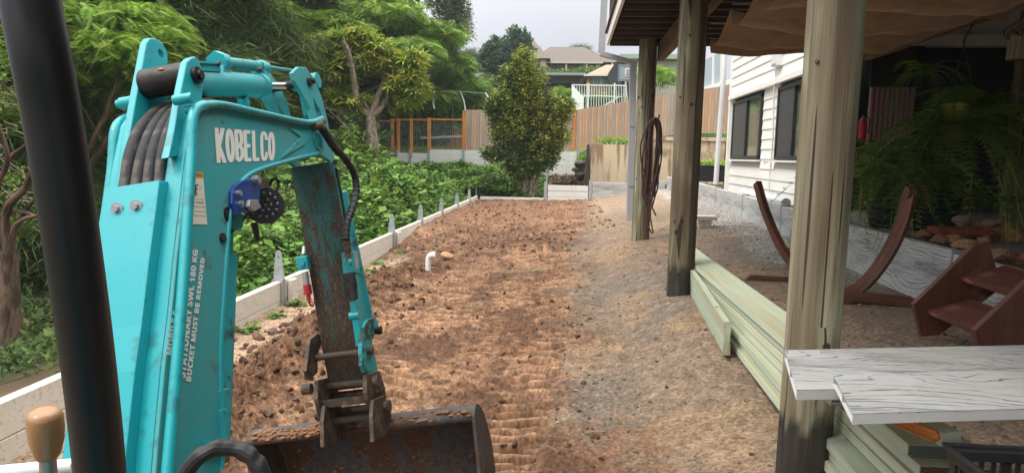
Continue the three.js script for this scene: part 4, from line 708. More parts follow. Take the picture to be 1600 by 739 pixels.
// gnarled bare tree at the left edge
{
  const o = onD(18, 590, 8.0), t = thing('bare_tree', 'gnarled half-bare tree with twisting brown branches at the left edge', 'tree', o), P = (x, y, d = 8) => loc(o, x, y, d);
  obj('trunk', taper([V(0, -0.4, 0), P(14, 480), P(12, 390)], [0.17, 0.12, 0.11], 10, 0.3, 4), M.bark, t);
  for (const [pts, r] of [[[[12, 400], [25, 350], [60, 335]], .05], [[[12, 400], [8, 330], [40, 290], [55, 240]], .06], [[[40, 290], [70, 265], [60, 200]], .035], [[[12, 390], [-20, 320], [10, 250], [-10, 180]], .05], [[[10, 250], [45, 215], [30, 160], [0, 130]], .035], [[[25, 350], [55, 310], [90, 300]], .03], [[[-8, 340], [30, 330], [70, 345]], .03]]) obj('limb', taper(pts.map(([x, y], i) => P(x, y, 8 - i * 0.12)), [r, r * 0.75, r * 0.35], 7, 0.3, r * 100), M.bark, t);
  const r = rng(3), tw = []; for (let i = 0; i < 40; i++) { const x = r() * 75 - 5, y = 150 + r() * 220, a = P(x, y, 7.8 + r() * 0.6); tw.push(taper([a, a.clone().add(V((r() - 0.5) * 0.3, 0.1 * r(), 0.1)), a.clone().add(V((r() - 0.5) * 0.7, (r() - 0.3) * 0.4, 0.1))], [0.01, 0.006, 0.003], 4)); }
  stuff(obj('twigs', merge(tw), M.paleBark, t));
  foliage(t, 'leaves', 'small', leafM, [blob(o, 20, 120, 8.3, 0.5, 0.5, 0.5, 120), blob(o, 10, 320, 8.6, 0.6, 0.5, 0.4, 140)], C.mid, 31, 0.9);
}
// the dark wood behind: trees one behind the other
const wood = [[-40, 330, 11, 'fine', 'dark', 5.6, 'dark fine-leaved tree standing in shade behind the gnarled bare tree'], [330, 330, 17, 'fine', 'dark', 7.5, 'dull dark needle-leaved tree right behind the boom of the digger'], [170, 300, 15, 'broad', 'dark', 6.5, 'dark broad-leaved tree filling the shade behind the bright feathery tree'], [440, 300, 24, 'broad', 'dark', 9, 'deep green broad-leaved tree rising behind the arm of the digger'], [30, 240, 20, 'broad', 'mid', 9.5, 'tall mid-green tree in the far left of the wood'], [260, 250, 26, 'fine', 'grey', 11, 'tall grey-green drooping tree above the digger boom'], [560, 250, 33, 'broad', 'dark', 11, 'tall dark tree behind the yellow-leaved small tree'], [110, 200, 30, 'broad', 'dark', 13, 'tall dark tree at the back of the wood on the left'], [400, 210, 36, 'broad', 'grey', 14, 'tall grey-green tree at the back of the wood in the middle']];
wood.forEach(([x, y, d, kind, col, h, label], i) => {
  const o = onD(x, y, d); o.y = hillY(o.x, d) - 0.2; const t = thing('wood_tree', label, 'tree', o), r = rng(100 + i), bl = [], tg = [], w = h * 0.36, dense = kind === 'fine' ? 1.1 : 1;
  for (let k = 0; k < 9; k++) { const a = k * 2.4, q = k / 8, c = [Math.cos(a) * w * 0.62 * (1 - q * 0.4), h * (0.22 + 0.68 * q), Math.sin(a) * w * 0.5]; bl.push([...c, w * 0.55, h * 0.15, w * 0.55, Math.round(460 * dense)]); if (k % 2) tg.push(V(...c)); }
  bl.push([0, h * 0.1, 0, w * 0.9, h * 0.13, w * 0.8, 350]);
  branches(t, V(0, -0.3, 0), tg, 0.1 + h * 0.012, i % 3 ? M.bark : M.paleBark, 50 + i);
  foliage(t, 'crown', kind, leafM, bl, C[col], 60 + i, (kind === 'fine' ? 1.9 : 1.6) * (0.6 + h * 0.09), 0.5, 0.3);
});
// the spreading feathery tree over the middle of the picture
{
  const o = onD(470, 280, 26), t = thing('feathery_tree', 'wide spreading feathery tree with layered bright green boughs above the pine posts', 'tree', o);
  o.y = hillY(o.x, 26) - 0.2; t.position.copy(o);
  branches(t, V(0, 0, 0), [[460, 60, 25], [600, 60, 27.5], [680, 110, 30], [540, 140, 27.5], [400, 40, 23.5]].map((a) => loc(o, ...a)), 0.24, M.bark, 14);
  foliage(t, 'crown', 'feather', leafM, [[420, 20, 16, 1.1, .3, 1, 684], [500, 35, 17, 1.1, .32, 1, 798], [440, 65, 16, 1.0, .28, 1, 646], [530, 80, 18, 1.2, .3, 1, 798], [380, 75, 16, .8, .3, .8, 456], [590, 25, 21, 1.6, .4, 1.4, 988], [660, 50, 22, 1.4, .45, 1.4, 988], [620, 75, 20, 1.3, .35, 1.2, 912], [690, 95, 23, 1.2, .45, 1.2, 874], [710, 130, 24, 1.2, .45, 1.2, 874], [740, 165, 25, 1.0, .5, 1, 722], [660, 150, 23, 1.3, .4, 1.2, 798], [600, 160, 22, 1.2, .4, 1.2, 722], [480, 130, 18, 1.1, .35, 1, 608], [560, 5, 22, 1.8, .4, 1.4, 798], [700, 175, 26, 1.4, .5, 1, 684], [640, 190, 27, 1.5, .5, 1, 684], [520, 190, 22, 1.2, .5, 1, 570]].map(([x, y, d, a, b, c, n]) => blob(o, x, y, d * 1.38, a * 1.38, b * 1.38, c * 1.38, n)), [...C.mid, ...C.lime, ...C.lime], 22, 1.1, 0.5);
}
// small tree with long yellowing leaves and pale forked stems
{
  const o = onD(585, 275, 20), t = thing('yellow_leaf_tree', 'small tree with pale forked stems and long yellowing leaves by the pine posts', 'tree', o), P = (x, y, d = 20) => loc(o, x, y, d);
  obj('trunk', taper([P(584, 300), P(584, 240), P(579, 200), P(578, 178)], [0.2, 0.17, 0.16, 0.15], 12, 0.22, 5), M.paleBark, t);
  const st = [[[578, 182], [560, 165], [552, 120], [545, 85], [535, 62]], [[578, 180], [590, 150], [600, 125], [602, 100]], [[580, 182], [600, 160], [606, 125], [625, 118]], [[578, 180], [568, 158], [562, 150]], [[552, 120], [535, 122], [525, 118]], [[604, 140], [622, 135], [635, 125]], [[560, 165], [545, 155], [538, 145]], [[547, 90], [560, 70], [565, 55]], [[600, 115], [590, 95], [588, 80]]];
  st.forEach((p, i) => obj('limb', taper(p.map(([x, y], k) => P(x, y, 20 + (i % 3 - 1) * 0.25 * k)), i < 3 ? [0.11, 0.085, 0.05] : [0.05, 0.035, 0.02], 8, 0.25, i), M.paleBark, t));
  foliage(t, 'crown', 'whorl', leafM, [[545, 65, .55, .4], [525, 60, .4, .3], [565, 60, .5, .3], [590, 80, .45, .35], [608, 95, .5, .4], [635, 115, .5, .4], [645, 95, .35, .3], [650, 130, .4, .4], [625, 130, .5, .35], [535, 115, .4, .35], [518, 105, .35, .3], [530, 150, .4, .3], [560, 160, .4, .25], [575, 100, .4, .3], [640, 150, .3, .3], [552, 95, .4, .3], [505, 70, .3, .3]].map(([x, y, a, b]) => blob(o, x, y, 20, a, b, 0.6, 95)), C.yellow, 23, 1.15, 0.5, 0.2);
}
// the bushy evergreen in front of the palings
{
  const o = onD(822, 300, 22.6), t = thing('bushy_tree', 'dense bushy evergreen with yellow-green tips standing before the paling fence', 'tree', o), P = (x, y, d = 22.6) => loc(o, x, y, d);
  for (const [x0, x1, r] of [[818, 824, .13], [826, 836, .11], [812, 806, .08], [831, 850, .07]]) obj('trunk', taper([P(x0, 312), P((x0 + x1) / 2 + 1, 270), P(x1, 200), P(x1 + 2, 130)], [r, r * 0.8, r * 0.5, r * 0.2], 9, 0.3, x0), M.paleBark, t);
  const bl = [[815, 100, .35, .35], [808, 125, .6, .45], [825, 130, .55, .4], [800, 160, .75, .5], [835, 160, .75, .5], [815, 190, 1.0, .6], [855, 185, .7, .5], [795, 205, .7, .5], [870, 175, .4, .3], [840, 215, .9, .55], [810, 235, .8, .5], [860, 215, .55, .45], [835, 250, .75, .45], [815, 262, .6, .4], [852, 245, .5, .35], [795, 180, .6, .5], [775, 170, .35, .3], [882, 165, .3, .2], [772, 240, .4, .15]];
  foliage(t, 'crown', 'small', leafGloss, bl.map(([x, y, a, b]) => blob(o, x, y, 22.6, a, b, 0.7, 210)), C.ficus, 24, 1.35, 0.3, 0.3);
  foliage(t, 'new_leaves', 'small', leafM, bl.filter((_, i) => i < 10 || i === 11).map(([x, y, a, b]) => blob(o, x + 4, y - 4, 22.4, a * 1.08, b * 1.08, 0.72, 80)), [[.30, .34, .05], [.22, .3, .045], [.36, .34, .08]], 25, 1.1, 0.5, 0.8);
}
// distant trees
for (const [x, y, d, rx, ry, n, col, kind, label, gy] of [[790, 100, 58, 1.9, 2.3, 1300, 'bluegreen', 'broad', 'round dark green tree on the hill left of the tiled roof', 170], [738, 92, 66, 1.1, 1.0, 220, 'grey', 'fine', 'thin pale see-through tree left of the round hill tree', 160], [690, 20, 42, 1.6, 3.0, 1500, 'grey', 'small', 'tall grey-green gum tree standing against the sky', 240], [906, 77, 80, .9, .3, 110, 'grey', 'fine', 'faint tree top showing behind the hilltop roof', 110]]) {
  const c = onD(x, y, d), o = onD(x, gy, d), t = thing('distant_tree', label, 'tree', o), r = rng(x), bl = [];
  for (let k = 0; k < 8; k++) bl.push([(r() - 0.5) * rx * 1.5, c.y - o.y + (r() - 0.5) * ry * 1.5, (r() - 0.5) * rx, rx * 0.62, ry * 0.55, rx * 0.6, Math.round(n / 8)]);
  branches(t, V(0, 0, 0), bl.slice(0, 4).map((b) => V(b[0], b[1], b[2])), 0.2, M.bark, x); foliage(t, 'crown', kind, leafM, bl, C[col], x, d / 22, 0.4, 0.3);
}
// shrubs on the hill and round the terraces
for (const [x, y, d, rx, ry, n, col, kind, label] of [[870, 122, 56, 4.2, 1.0, 1700, 'dark', 'small', 'dark clipped hedge below the veranda of the hilltop house'], [740, 140, 45, 2.2, 1.3, 700, 'mid', 'feather', 'leafy shrub mass on the slope under the round hill tree'], [780, 165, 36, 1.2, .9, 420, 'mid', 'broad', 'light green shrub behind the palings beside the bushy evergreen'], [883, 146, 41, .6, .35, 200, 'lime', 'tuft', 'tuft of light green grass-leaved plant on the timber terrace'], [860, 160, 40, 1.0, .5, 300, 'mid', 'small', 'low shrub between the timber terrace and the paling fence'], [1030, 112, 42, .8, .7, 120, 'lime', 'feather', 'small palm before the pale shed'], [930, 160, 42.5, 1.3, .8, 300, 'mid', 'small', 'green shrub seen through the white balustrade'], [540, 265, 17, 1.0, .7, 420, 'mid', 'broad', 'tall leafy shrub behind the hose of the digger arm'], [520, 225, 18, .8, .7, 300, 'mid', 'mango', 'long-leaved shrub at the foot of the yellow-leaved tree'], [420, 330, 11, .9, .6, 500, 'dark', 'small', 'dark tangled shrub seen under the boom'], [400, 300, 13, 1.2, .9, 600, 'mid', 'ivy', 'leafy shrub behind the work lamp of the digger'], [1085, 222, 24, 1.2, .06, 140, 'lime', 'tuft', 'grass along the top of the beige wall right of the middle post'], [960, 221, 24.2, .7, .07, 120, 'lime', 'tuft', 'grass tuft on top of the beige wall left of the far post'], [1100, 258, 20.5, .6, .15, 90, 'lime', 'small', 'small green plants behind the black edging board'], [912, 250, 25.3, .25, .25, 60, 'lime', 'tuft', 'small green weed on the mossy stack of blocks']]) {
  const o = onD(x, y, d), t = thing('shrub', label, 'shrub', [o.x, o.y - ry, o.z]), bl = [], r = rng(x + 5);
  for (let k = 0; k < 5; k++) bl.push([(k / 4 - 0.5) * 1.5 * rx, ry * (0.8 + r() * 0.4), (r() - 0.5) * rx * 0.8, rx * 0.42, ry * 0.75, rx * 0.42, Math.round(n / 5)]);
  foliage(t, 'leaves', kind, leafM, bl, C[col], x + 9, Math.max(0.8, Math.min(2.4, d / 20)) * (kind === 'tuft' ? 0.45 : 1), 0.3, 0.15);
  obj('stem', merge(bl.map((b, i) => taper([V(b[0] * 0.3, -0.2, 0), V(b[0] * 0.7, ry * 0.4, b[2] * 0.5), V(b[0], b[1], b[2])], [0.03, 0.02, 0.01], 5))), M.bark, t);
}
// ground cover on the bank: no one could count it
function cover(name, label, kind, n, x0, x1, d0, d1, size, colors, seed, lift, mask) {
  const r = rng(seed), m = new THREE.InstancedMesh(LEAF[kind], leafM, n), q = new THREE.Quaternion(), e = new THREE.Euler(), M4 = new THREE.Matrix4();
  for (let i = 0; i < n; i++) {
    let x, d, k = 0; do { x = mixn(x0, x1, r()); d = mixn(d0, d1, Math.pow(r(), 0.8)); } while (mask && !mask(x, d, r) && k++ < 30);
    const h = lift(x, d), y = hillY(x, d) + h * (0.25 + 0.75 * Math.sqrt(r())) * (0.6 + 0.8 * noise(x * 1.7, d * 1.7)); e.set((r() - 0.5) * 0.9, r() * 6.28, (r() - 0.5) * 0.9); q.setFromEuler(e); const s = size * (0.45 + 1.1 * Math.pow(r(), 1.5)) * (d > 12 ? 1.15 : 1);
    m.setMatrixAt(i, M4.compose(V(x, y, -d), q, V(s, s, s))); m.setColorAt(i, GREEN(colors[Math.floor(r() * colors.length)], 0.5, r));
  }
  m.name = numbered(name); m.castShadow = m.receiveShadow = true; scene.add(m); stuff(m); m.userData.label = label; m.userData.category = 'ground cover'; return m;
}
const bankLift = (x, d) => smooth(-3.05, -3.9, x) * (0.3 + 0.4 * smooth(5, 8, d) + 0.1 * smooth(12, 15, d) - 0.25 * smooth(17, 21, d)) + 0.04;
cover('bank_creeper', 'thick bright green creeper covering the bank beyond the low wall', 'ivy', 52000, -9.5, -3.12, 4.2, 27.5, 0.55, C.ivy, 71, bankLift, (x, d) => d > 5.6 && x > -1.3 - d * 0.42);
cover('end_creeper', 'green creeper between the end wall and the tall sleeper wall', 'ivy', 7000, -4.5, -0.9, 21.9, 27.6, 0.75, [...C.ivy, ...C.mid], 72, (x, d) => 0.55 * smooth(-0.8, -1.8, x) + 0.12);
cover('bank_weeds', 'large-leaved weeds standing out of the creeper on the bank', 'big', 900, -6.5, -3.2, 5, 19, 0.6, [...C.ivy, [.16, .3, .06]], 73, (x, d) => bankLift(x, d) * 1.15 + 0.03, (x, d) => d > 5.6 && x > -1.3 - d * 0.42);
cover('wood_undergrowth', 'dark undergrowth on the wood floor at the left', 'broad', 24000, -20, -3.4, 5.5, 28, 0.62, [[.05, .095, .025], [.07, .12, .03], [.10, .15, .04]], 74, (x, d) => 0.25 + 0.3 * smooth(6, 12, d), (x, d) => x < -1.0 - d * 0.42);  // leaf colours deepened to carry the shade of the trees overhead
cover('leaf_litter', 'heap of dry brown leaf litter behind the white end panel', 'ivy', 3200, -0.6, 0.5, 22.0, 25.5, 0.5, [[.22, .15, .09], [.15, .10, .06], [.30, .22, .13]], 75, (x, d) => 0.08 + 0.35 * smooth(22, 23.5, d));
cover('lawn_grass', 'mown grass of the neighbouring lawn behind the pine posts', 'tuft', 5000, -9, -3.5, 28.3, 36, 0.35, [[.12, .25, .04], [.16, .30, .05]], 76, () => 0.06);
{
  const spots = [[425, 478, 'weed tuft under the second steel post of the low wall'], [560, 408, 'leafy weed at the wall foot left of the fill'], [380, 517, 'small weed against the low wall beside the boom'], [585, 425, 'pale green weed on the sandy strip by the wall'], [400, 495, 'tiny green weed between boom and steel post'], [625, 395, 'green sprig at the packing block of the wall']];
  for (const [i, [x, y, label]] of spots.entries()) { const p = onY(x, y, 0.1); p.x = Math.max(p.x, -2.8); const t = thing('weed', label, 'weed', [p.x, groundY(p.x, -p.z) - 0.02, p.z]); foliage(t, 'leaves', 'ivy', leafM, [[0, 0.03, 0, .09, .05, .09, 14]], C.ivy, 90 + i, 0.42, 0.3, 0.1); }
}
// fallen and dead sticks in the wood
{
  const r = rng(44), tw = []; for (let i = 0; i < 130; i++) { const x = r() * 560, y = 60 + r() * 320, d = 10 + r() * 9, a = onD(x, y, d), l = 0.3 + r() * 0.9, b = a.clone().add(V((r() - 0.5) * l * 1.4, (r() - 0.3) * l, (r() - 0.5) * l)); tw.push(taper([a, a.clone().lerp(b, 0.5).add(V(0, 0.12 * (r() - 0.5), 0)), b], [0.009, 0.007, 0.003], 5)); }
  const m = obj('dead_twigs', merge(tw), M.bark); stuff(m); tag(m, 'bare dead twigs hanging and sticking out through the wood on the left', 'twigs');
}
// ---------------------------------------------------------------- the excavator: boom, arm and bucket ahead of the driver's seat
{
  const right = V(0.984, 0.139, 0.108).normalize().applyQuaternion(camera.quaternion), fwd = V(0, 0, -1).applyQuaternion(camera.quaternion);
  const back = fwd.clone().addScaledVector(right, -fwd.dot(right)).normalize().negate(), up = back.clone().cross(right);
  const CLEAR = 1.0, hit = (x, y, w) => { const r = ray(x, y); return r.multiplyScalar((w - CLEAR) / r.dot(right)); };   // boom plane one metre left of the seat
  const O = hit(262, 760, 0), t = thing('excavator', 'turquoise mini excavator seen from its seat: boom, arm and wide mud bucket', 'excavator', EYE.clone().add(O));
  t.quaternion.setFromRotationMatrix(new THREE.Matrix4().makeBasis(right, up, back));
  const toLocal = (p) => { const q = p.clone().sub(O); return V(q.dot(right), q.dot(up), q.dot(back)); };
  const L = (x, y, w = 0) => toLocal(hit(x, y, w)), at = (x, y, d) => toLocal(ray(x, y).multiplyScalar(d));
  const turn = new THREE.Matrix4().makeBasis(V(0, 0, -1), V(0, 1, 0), V(1, 0, 0));
  const flat = (pts, w) => pts.map(([x, y]) => { const p = L(x, y, w); return new THREE.Vector2(-p.z, p.y); });
  function prism(pts2, x0, x1, bevel = 0, holes = []) {
    const s = new THREE.Shape(pts2); for (const h of holes) s.holes.push(h);
    const g = new THREE.ExtrudeGeometry(s, { depth: x1 - x0 - 2 * bevel, bevelEnabled: bevel > 0, bevelSize: bevel, bevelThickness: bevel, bevelOffset: -bevel, bevelSegments: 2, curveSegments: 12 });
    g.translate(0, 0, x0 + bevel); g.applyMatrix4(turn); return metric(g, 'y');
  }
  const plate = (pts, x0, x1, bevel = 0.003, ref = x1, holes) => prism(flat(pts, ref), x0, x1, bevel, holes);
  const round = (p, w, r) => { const c = L(...p, w), h = new THREE.Path(); h.absarc(-c.z, c.y, r, 0, Math.PI * 2, true); return h; };
  const pin = (p, x0, x1, r, seg = 18, ref = x1) => { const c = L(...p, ref); return rod(V(x0, c.y, c.z), V(x1, c.y, c.z), r, r, seg); };
  const smoothLine = (pts, n) => new THREE.SplineCurve(pts.map(([x, y]) => new THREE.Vector2(x, y))).getPoints(n).map((p) => [p.x, p.y]);
  const P = (name, g, m, parent = t) => obj(name, g, m, parent);

  // boom
  const rear = [[303, 178], [293, 250], [284, 330], [276, 400], [266, 500], [257, 570], [246, 690], [240, 770]];
  const under = smoothLine([[342, 770], [346, 690], [343, 560], [349, 450], [354, 380], [358, 330], [366, 300], [384, 276], [410, 263], [440, 254], [470, 246], [496, 240]], 40);
  const top = [[507, 228], [510, 208], [503, 194], [470, 190], [400, 176], [340, 164], [318, 163], [308, 168]];
  const outline = [...under, ...top, ...rear];
  P('boom', plate([...under, ...top.slice(0, 5), [352, 166], [338, 205], [318, 252], [290, 296], ...rear.slice(2)], -0.2, -0.012, 0.004, 0), M.paint);
  P('boom_side_plate', plate(outline, -0.012, 0, 0.004, 0), M.paintDusty);
  P('boom_side_plate', plate(outline, -0.222, -0.2, 0.004, 0), M.paint);
  P('rear_strip', plate([[303, 178], [293, 250], [284, 330], [297, 330], [306, 250], [314, 186]], -0.07, -0.012, 0.003, 0), M.paint);
  const lip = (pts, w, r) => tube(pts.map(([x, y]) => L(x, y, w)), r, 60, 8);
  P('edge_rib', lip(under.slice(2), 0.0, 0.008), M.paint);
  P('edge_rib', lip([[308, 166], [340, 163], [400, 175], [470, 190], [488, 191], [503, 185]], 0.012, 0.0115), M.paintDusty);
  P('gusset', plate([[440, 246], [470, 214], [452, 200], [474, 206], [482, 214], [476, 226]], 0, 0.006, 0.002), M.paintDusty);
  P('guard_tube', lip([[319, 164], [308, 168], [301, 180], [298, 240], [293, 320], [286, 430], [276, 560], [264, 700], [258, 770]], 0.03, 0.0135), M.paint);
  P('guard_tube', lip([[204, 184], [190, 188], [180, 200], [174, 265], [162, 360], [151, 450], [138, 570], [122, 700], [112, 770]], -0.235, 0.0135), M.paint);
  P('tube_bracket', merge([pin([312, 168], -0.01, 0.03, 0.012)]), M.paint);
  // hose cover on the rear face
  {
    const e = flat(rear, 0), y0 = L(262, 283, -0.05).y, q = [], sorted = e.filter((p) => p.y < y0); const lerpAt = (y) => { for (let i = 0; i < e.length - 1; i++) if (e[i].y >= y && e[i + 1].y <= y) return mixn(e[i + 1].x, e[i].x, (y - e[i + 1].y) / (e[i].y - e[i + 1].y)); return e[e.length - 1].x; };
    const off = 0.036; q.push(new THREE.Vector2(lerpAt(y0) - off, y0), ...sorted.map((p) => new THREE.Vector2(p.x - off, p.y)), ...sorted.reverse().map((p) => new THREE.Vector2(p.x + 0.002, p.y)), new THREE.Vector2(lerpAt(y0) + 0.002, y0));
    const c = P('hose_cover', prism(q, -0.205, -0.05, 0.004), M.paint);
    for (const [x, y] of [[197, 327], [232, 323]]) {
      const p = L(x, y, -0.13); const cx = (x === 197 ? -0.157 : -0.104), yy = L(x, y, cx).y, zz = -(lerpAt(yy) - off) + 0.001;
      P('bolt', merge([rod(V(cx, yy, zz), V(cx, yy, zz + 0.003), 0.0165, 0.0165, 20), rod(V(cx, yy, zz + 0.003), V(cx, yy, zz + 0.011), 0.0095, 0.009, 6)]), M.steel, c);
    }
    // hoses dive under the cover
    const hz = (y, o) => -(lerpAt(y)) + o;
    for (const [w, pts] of [[-0.163, [[190, 310], [195, 285], [201, 245], [215, 206], [240, 177], [270, 163], [310, 158]]], [-0.133, [[208, 310], [213, 285], [221, 242], [238, 200], [262, 172], [290, 160], [320, 158]]], [-0.104, [[226, 310], [231, 284], [237, 242], [251, 202], [272, 174], [300, 162], [325, 160]]], [-0.075, [[245, 310], [249, 284], [253, 242], [264, 202], [280, 175], [305, 163], [330, 162]]]]) P('hydraulic_hose', tube(pts.map(([x, y]) => L(x, y, w)), 0.0155, 50, 12), M.rubber);
  }
  // ears that carry the arm cylinder
  P('ear_plate', plate([[291, 96], [297, 90], [304, 88], [311, 95], [316, 112], [317, 135], [314, 165], [330, 190], [318, 240], [262, 246], [272, 200], [282, 140]], -0.052, -0.03, 0.004, -0.03), M.paint);
  P('ear_plate', plate([[228, 66], [233, 59], [241, 59], [253, 66], [261, 82], [262, 98], [256, 112], [262, 150], [262, 200], [240, 290], [190, 292], [198, 230], [212, 150]], -0.205, -0.182, 0.004, -0.182, [round([250, 83], -0.182, 0.017)]), M.paint);
  P('pivot_boss', pin([304, 118], -0.182, -0.052, 0.042, 28, -0.03), M.grease);
  P('pivot_pin', merge([pin([304, 118], -0.032, -0.018, 0.024, 24, -0.03), pin([304, 118], -0.018, -0.008, 0.014, 6, -0.03)]), M.grease);
  P('grease_stain', (() => { const c = L(248, 118, -0.115), g = rockGeo(17, 0.5, 0.5, 1); g.scale(0.012, 0.01, 0.006); const b = L(304, 118, -0.03); g.translate(-0.108, b.y + 0.022, b.z + 0.036); return g; })(), std({ color: new THREE.Color(.5, .13, .02), roughness: 0.6 }));
  P('stop_bolt', merge([pin([300, 152], -0.03, 0.022, 0.014), pin([300, 152], 0.022, 0.038, 0.013, 6)]), M.paint);
  P('stop_bolt', merge([pin([214, 158], -0.25, -0.2, 0.018, 18, -0.2), pin([214, 158], -0.262, -0.25, 0.013, 6, -0.2)]), M.paint);
  // arm cylinder with its guard and pipes
  const W = -0.115, C = (x, y) => L(x, y, W);
  P('arm_cylinder', merge([rod(C(262, 127), C(406, 134), 0.042, 0.042, 28), rod(C(400, 133.7), C(407, 134), 0.046, 0.046, 28)]), M.paintDusty);
  P('piston_rod', rod(C(406, 134), C(464, 134), 0.0145, 0.0135, 20), M.chrome);
  P('rod_eye', merge([rod(C(462, 134), C(474, 133), 0.024, 0.024, 20), pin([480, 128], -0.165, -0.065, 0.034, 24, W)]), M.paintDirty);
  P('valve_guard', merge([between(C(286, 100), C(330, 102), 0.085, 0.006), between(C(288, 106), C(328, 108), 0.07, 0.03, 0.004)]), M.paintDirty);
  for (const [x, y, r] of [[341, 97, 0.037], [407, 106, 0.03]]) { const a = C(x - 4, y), b = C(x + 5, y + 0.6); P('pipe_clamp', rod(a, b, r, r, 6), M.paint); P('bolt', merge([pin([x, y + 2], W + 0.03, W + 0.045, 0.008, 6, W + 0.04)]), M.dirtySteel); P('clamp_saddle', between(C(x, y + 4), C(x + 1, y + 20), 0.05, 0.03, 0.004), M.paint); }
  P('steel_pipe', rod(C(344, 97), C(405, 104), 0.02, 0.02, 18), M.paintDusty);
  P('steel_pipe', rod(C(408, 103), C(462, 111), 0.0065, 0.0065, 10), M.paintDusty);
  P('port_block', merge([between(C(378, 152), C(383, 164), 0.03, 0.03, 0.003), rod(C(366, 158), C(378, 158), 0.011)]), M.paint);
  P('hydraulic_hose', tube([C(376, 158), C(360, 157), C(335, 162), C(316, 172)], 0.009, 24, 8), M.rubber);
  // arm
  const armHead = [[456, 114], [466, 104], [478, 105], [490, 122], [502, 150], [511, 185], [518, 225], [524, 255]], armFront = [[535, 300], [550, 380], [564, 460], [590, 575], [590, 596]], armRear = [[576, 604], [561, 520], [546, 425], [531, 335], [516, 252], [497, 240], [484, 210], [490, 196], [484, 170], [468, 140], [459, 126]];
  const eyeHole = new THREE.Path(flat([[488, 150], [500, 172], [506, 196], [499, 190], [491, 170]], -0.02));
  P('arm_side_plate', plate([...armHead, ...armFront, ...armRear], -0.036, -0.02, 0.003, -0.02, [eyeHole]), M.paintDusty);
  P('arm_side_plate', plate([...armHead, ...armFront, ...armRear], -0.19, -0.174, 0.003, -0.02, [eyeHole.clone()]), M.paintDusty);
  {
    const g = plate([[518, 252], [535, 300], [550, 380], [564, 460], [590, 575], [590, 596], [575, 604], [560, 520], [545, 425], [530, 335], [515, 254]], -0.176, -0.034, 0.003, -0.02), p = g.attributes.position, uv = g.attributes.uv; let a = 9, b = -9;
    for (let i = 0; i < p.count; i++) { a = Math.min(a, p.getY(i)); b = Math.max(b, p.getY(i)); } for (let i = 0; i < p.count; i++) uv.setXY(i, (p.getX(i) + 0.176) / 0.142, (p.getY(i) - a) / (b - a));
    P('arm', g, M.armGrime);
    const s = plate([[516, 252], [519, 254], [533, 336], [548, 426], [563, 521], [578, 604], [574, 604], [559, 520], [544, 425], [529, 335], [513, 253]], -0.192, -0.018, 0.002, -0.02), q = s.attributes.position, v2 = s.attributes.uv;
    for (let i = 0; i < q.count; i++) v2.setXY(i, (q.getX(i) + 0.192) / 0.174, (q.getY(i) - a) / (b - a)); P('arm_rear_plate', s, M.armGrime);
  }
  P('arm_pivot_boss', pin([495, 218], -0.226, 0.006, 0.045, 28, 0), M.paintDusty);
  P('pivot_pin', pin([495, 218], 0.006, 0.014, 0.024, 24, 0), M.paintDirty);
  P('pin', pin([481, 128], -0.2, -0.008, 0.017, 18, -0.02), M.grease);
  P('bolt', pin([485, 127], -0.02, -0.002, 0.012, 6, -0.02), M.grease);
  P('inner_link', plate([[474, 150], [486, 152], [492, 180], [496, 205], [488, 206], [480, 180]], -0.12, -0.1, 0.003, -0.1), M.paintDusty);
  const rib = (pts, w, r, n) => { const c = new THREE.CatmullRomCurve3(pts.map(([x, y]) => L(x, y, w))), gs = [tube(c.points, r, 60, 10)]; for (let i = 1; i < n; i++) { const q = c.getPoint(i / n), tn = c.getTangent(i / n); gs.push(rod(q.clone().addScaledVector(tn, -r * 0.35), q.clone().addScaledVector(tn, r * 0.35), r * 1.14, r * 1.14, 12)); } return merge(gs); };
  P('arm_hose', rib([[500, 196], [509, 210], [520, 228], [540, 250], [554, 276], [556, 300], [548, 330], [541, 350], [540, 375]], 0.035, 0.0145, 26), M.blackRubber);
  P('hose_elbow', merge([pin([500, 196], -0.02, 0.05, 0.016, 14, 0.035), pin([503, 190], 0.0, 0.05, 0.01, 6, 0.035)]), M.dirtySteel);
  P('hose_fitting', merge([rod(L(540, 372, 0.03), L(543, 392, 0.03), 0.016, 0.015), rod(L(543, 392, 0.03), L(546, 410, 0.03), 0.012), rod(L(541, 380, 0.03), L(542, 386, 0.03), 0.019, 0.019, 6)]), M.dirtySteel);
  P('pipe_block', merge([between(L(546, 395, 0.01), L(549, 428, 0.01), 0.05, 0.07, 0.004), pin([545, 410], 0.035, 0.05, 0.014, 12, 0.035)]), M.paintDirty);
  P('plate_tab', plate([[553, 392], [559, 393], [561, 420], [555, 421]], 0.03, 0.036, 0.001), M.galvanised);
  P('hose_fitting', merge([rod(L(549, 426, 0.025), L(553, 468, 0.025), 0.014, 0.016, 14), rod(L(550, 440, 0.025), L(551.5, 452, 0.025), 0.0185, 0.0185, 8)]), M.blackRubber);
  P('pipe_run', tube([L(524, 262, -0.005), L(536, 325, -0.005), L(545, 390, -0.005)], 0.006, 20, 8), M.blackRubber);
  P('bolt', pin([521, 253], -0.02, -0.005, 0.012, 6, -0.02), M.dirtySteel);
  P('guide_bar', plate([[556, 470], [562, 470], [570, 520], [566, 540]], -0.02, 0.01, 0.003), M.paint);
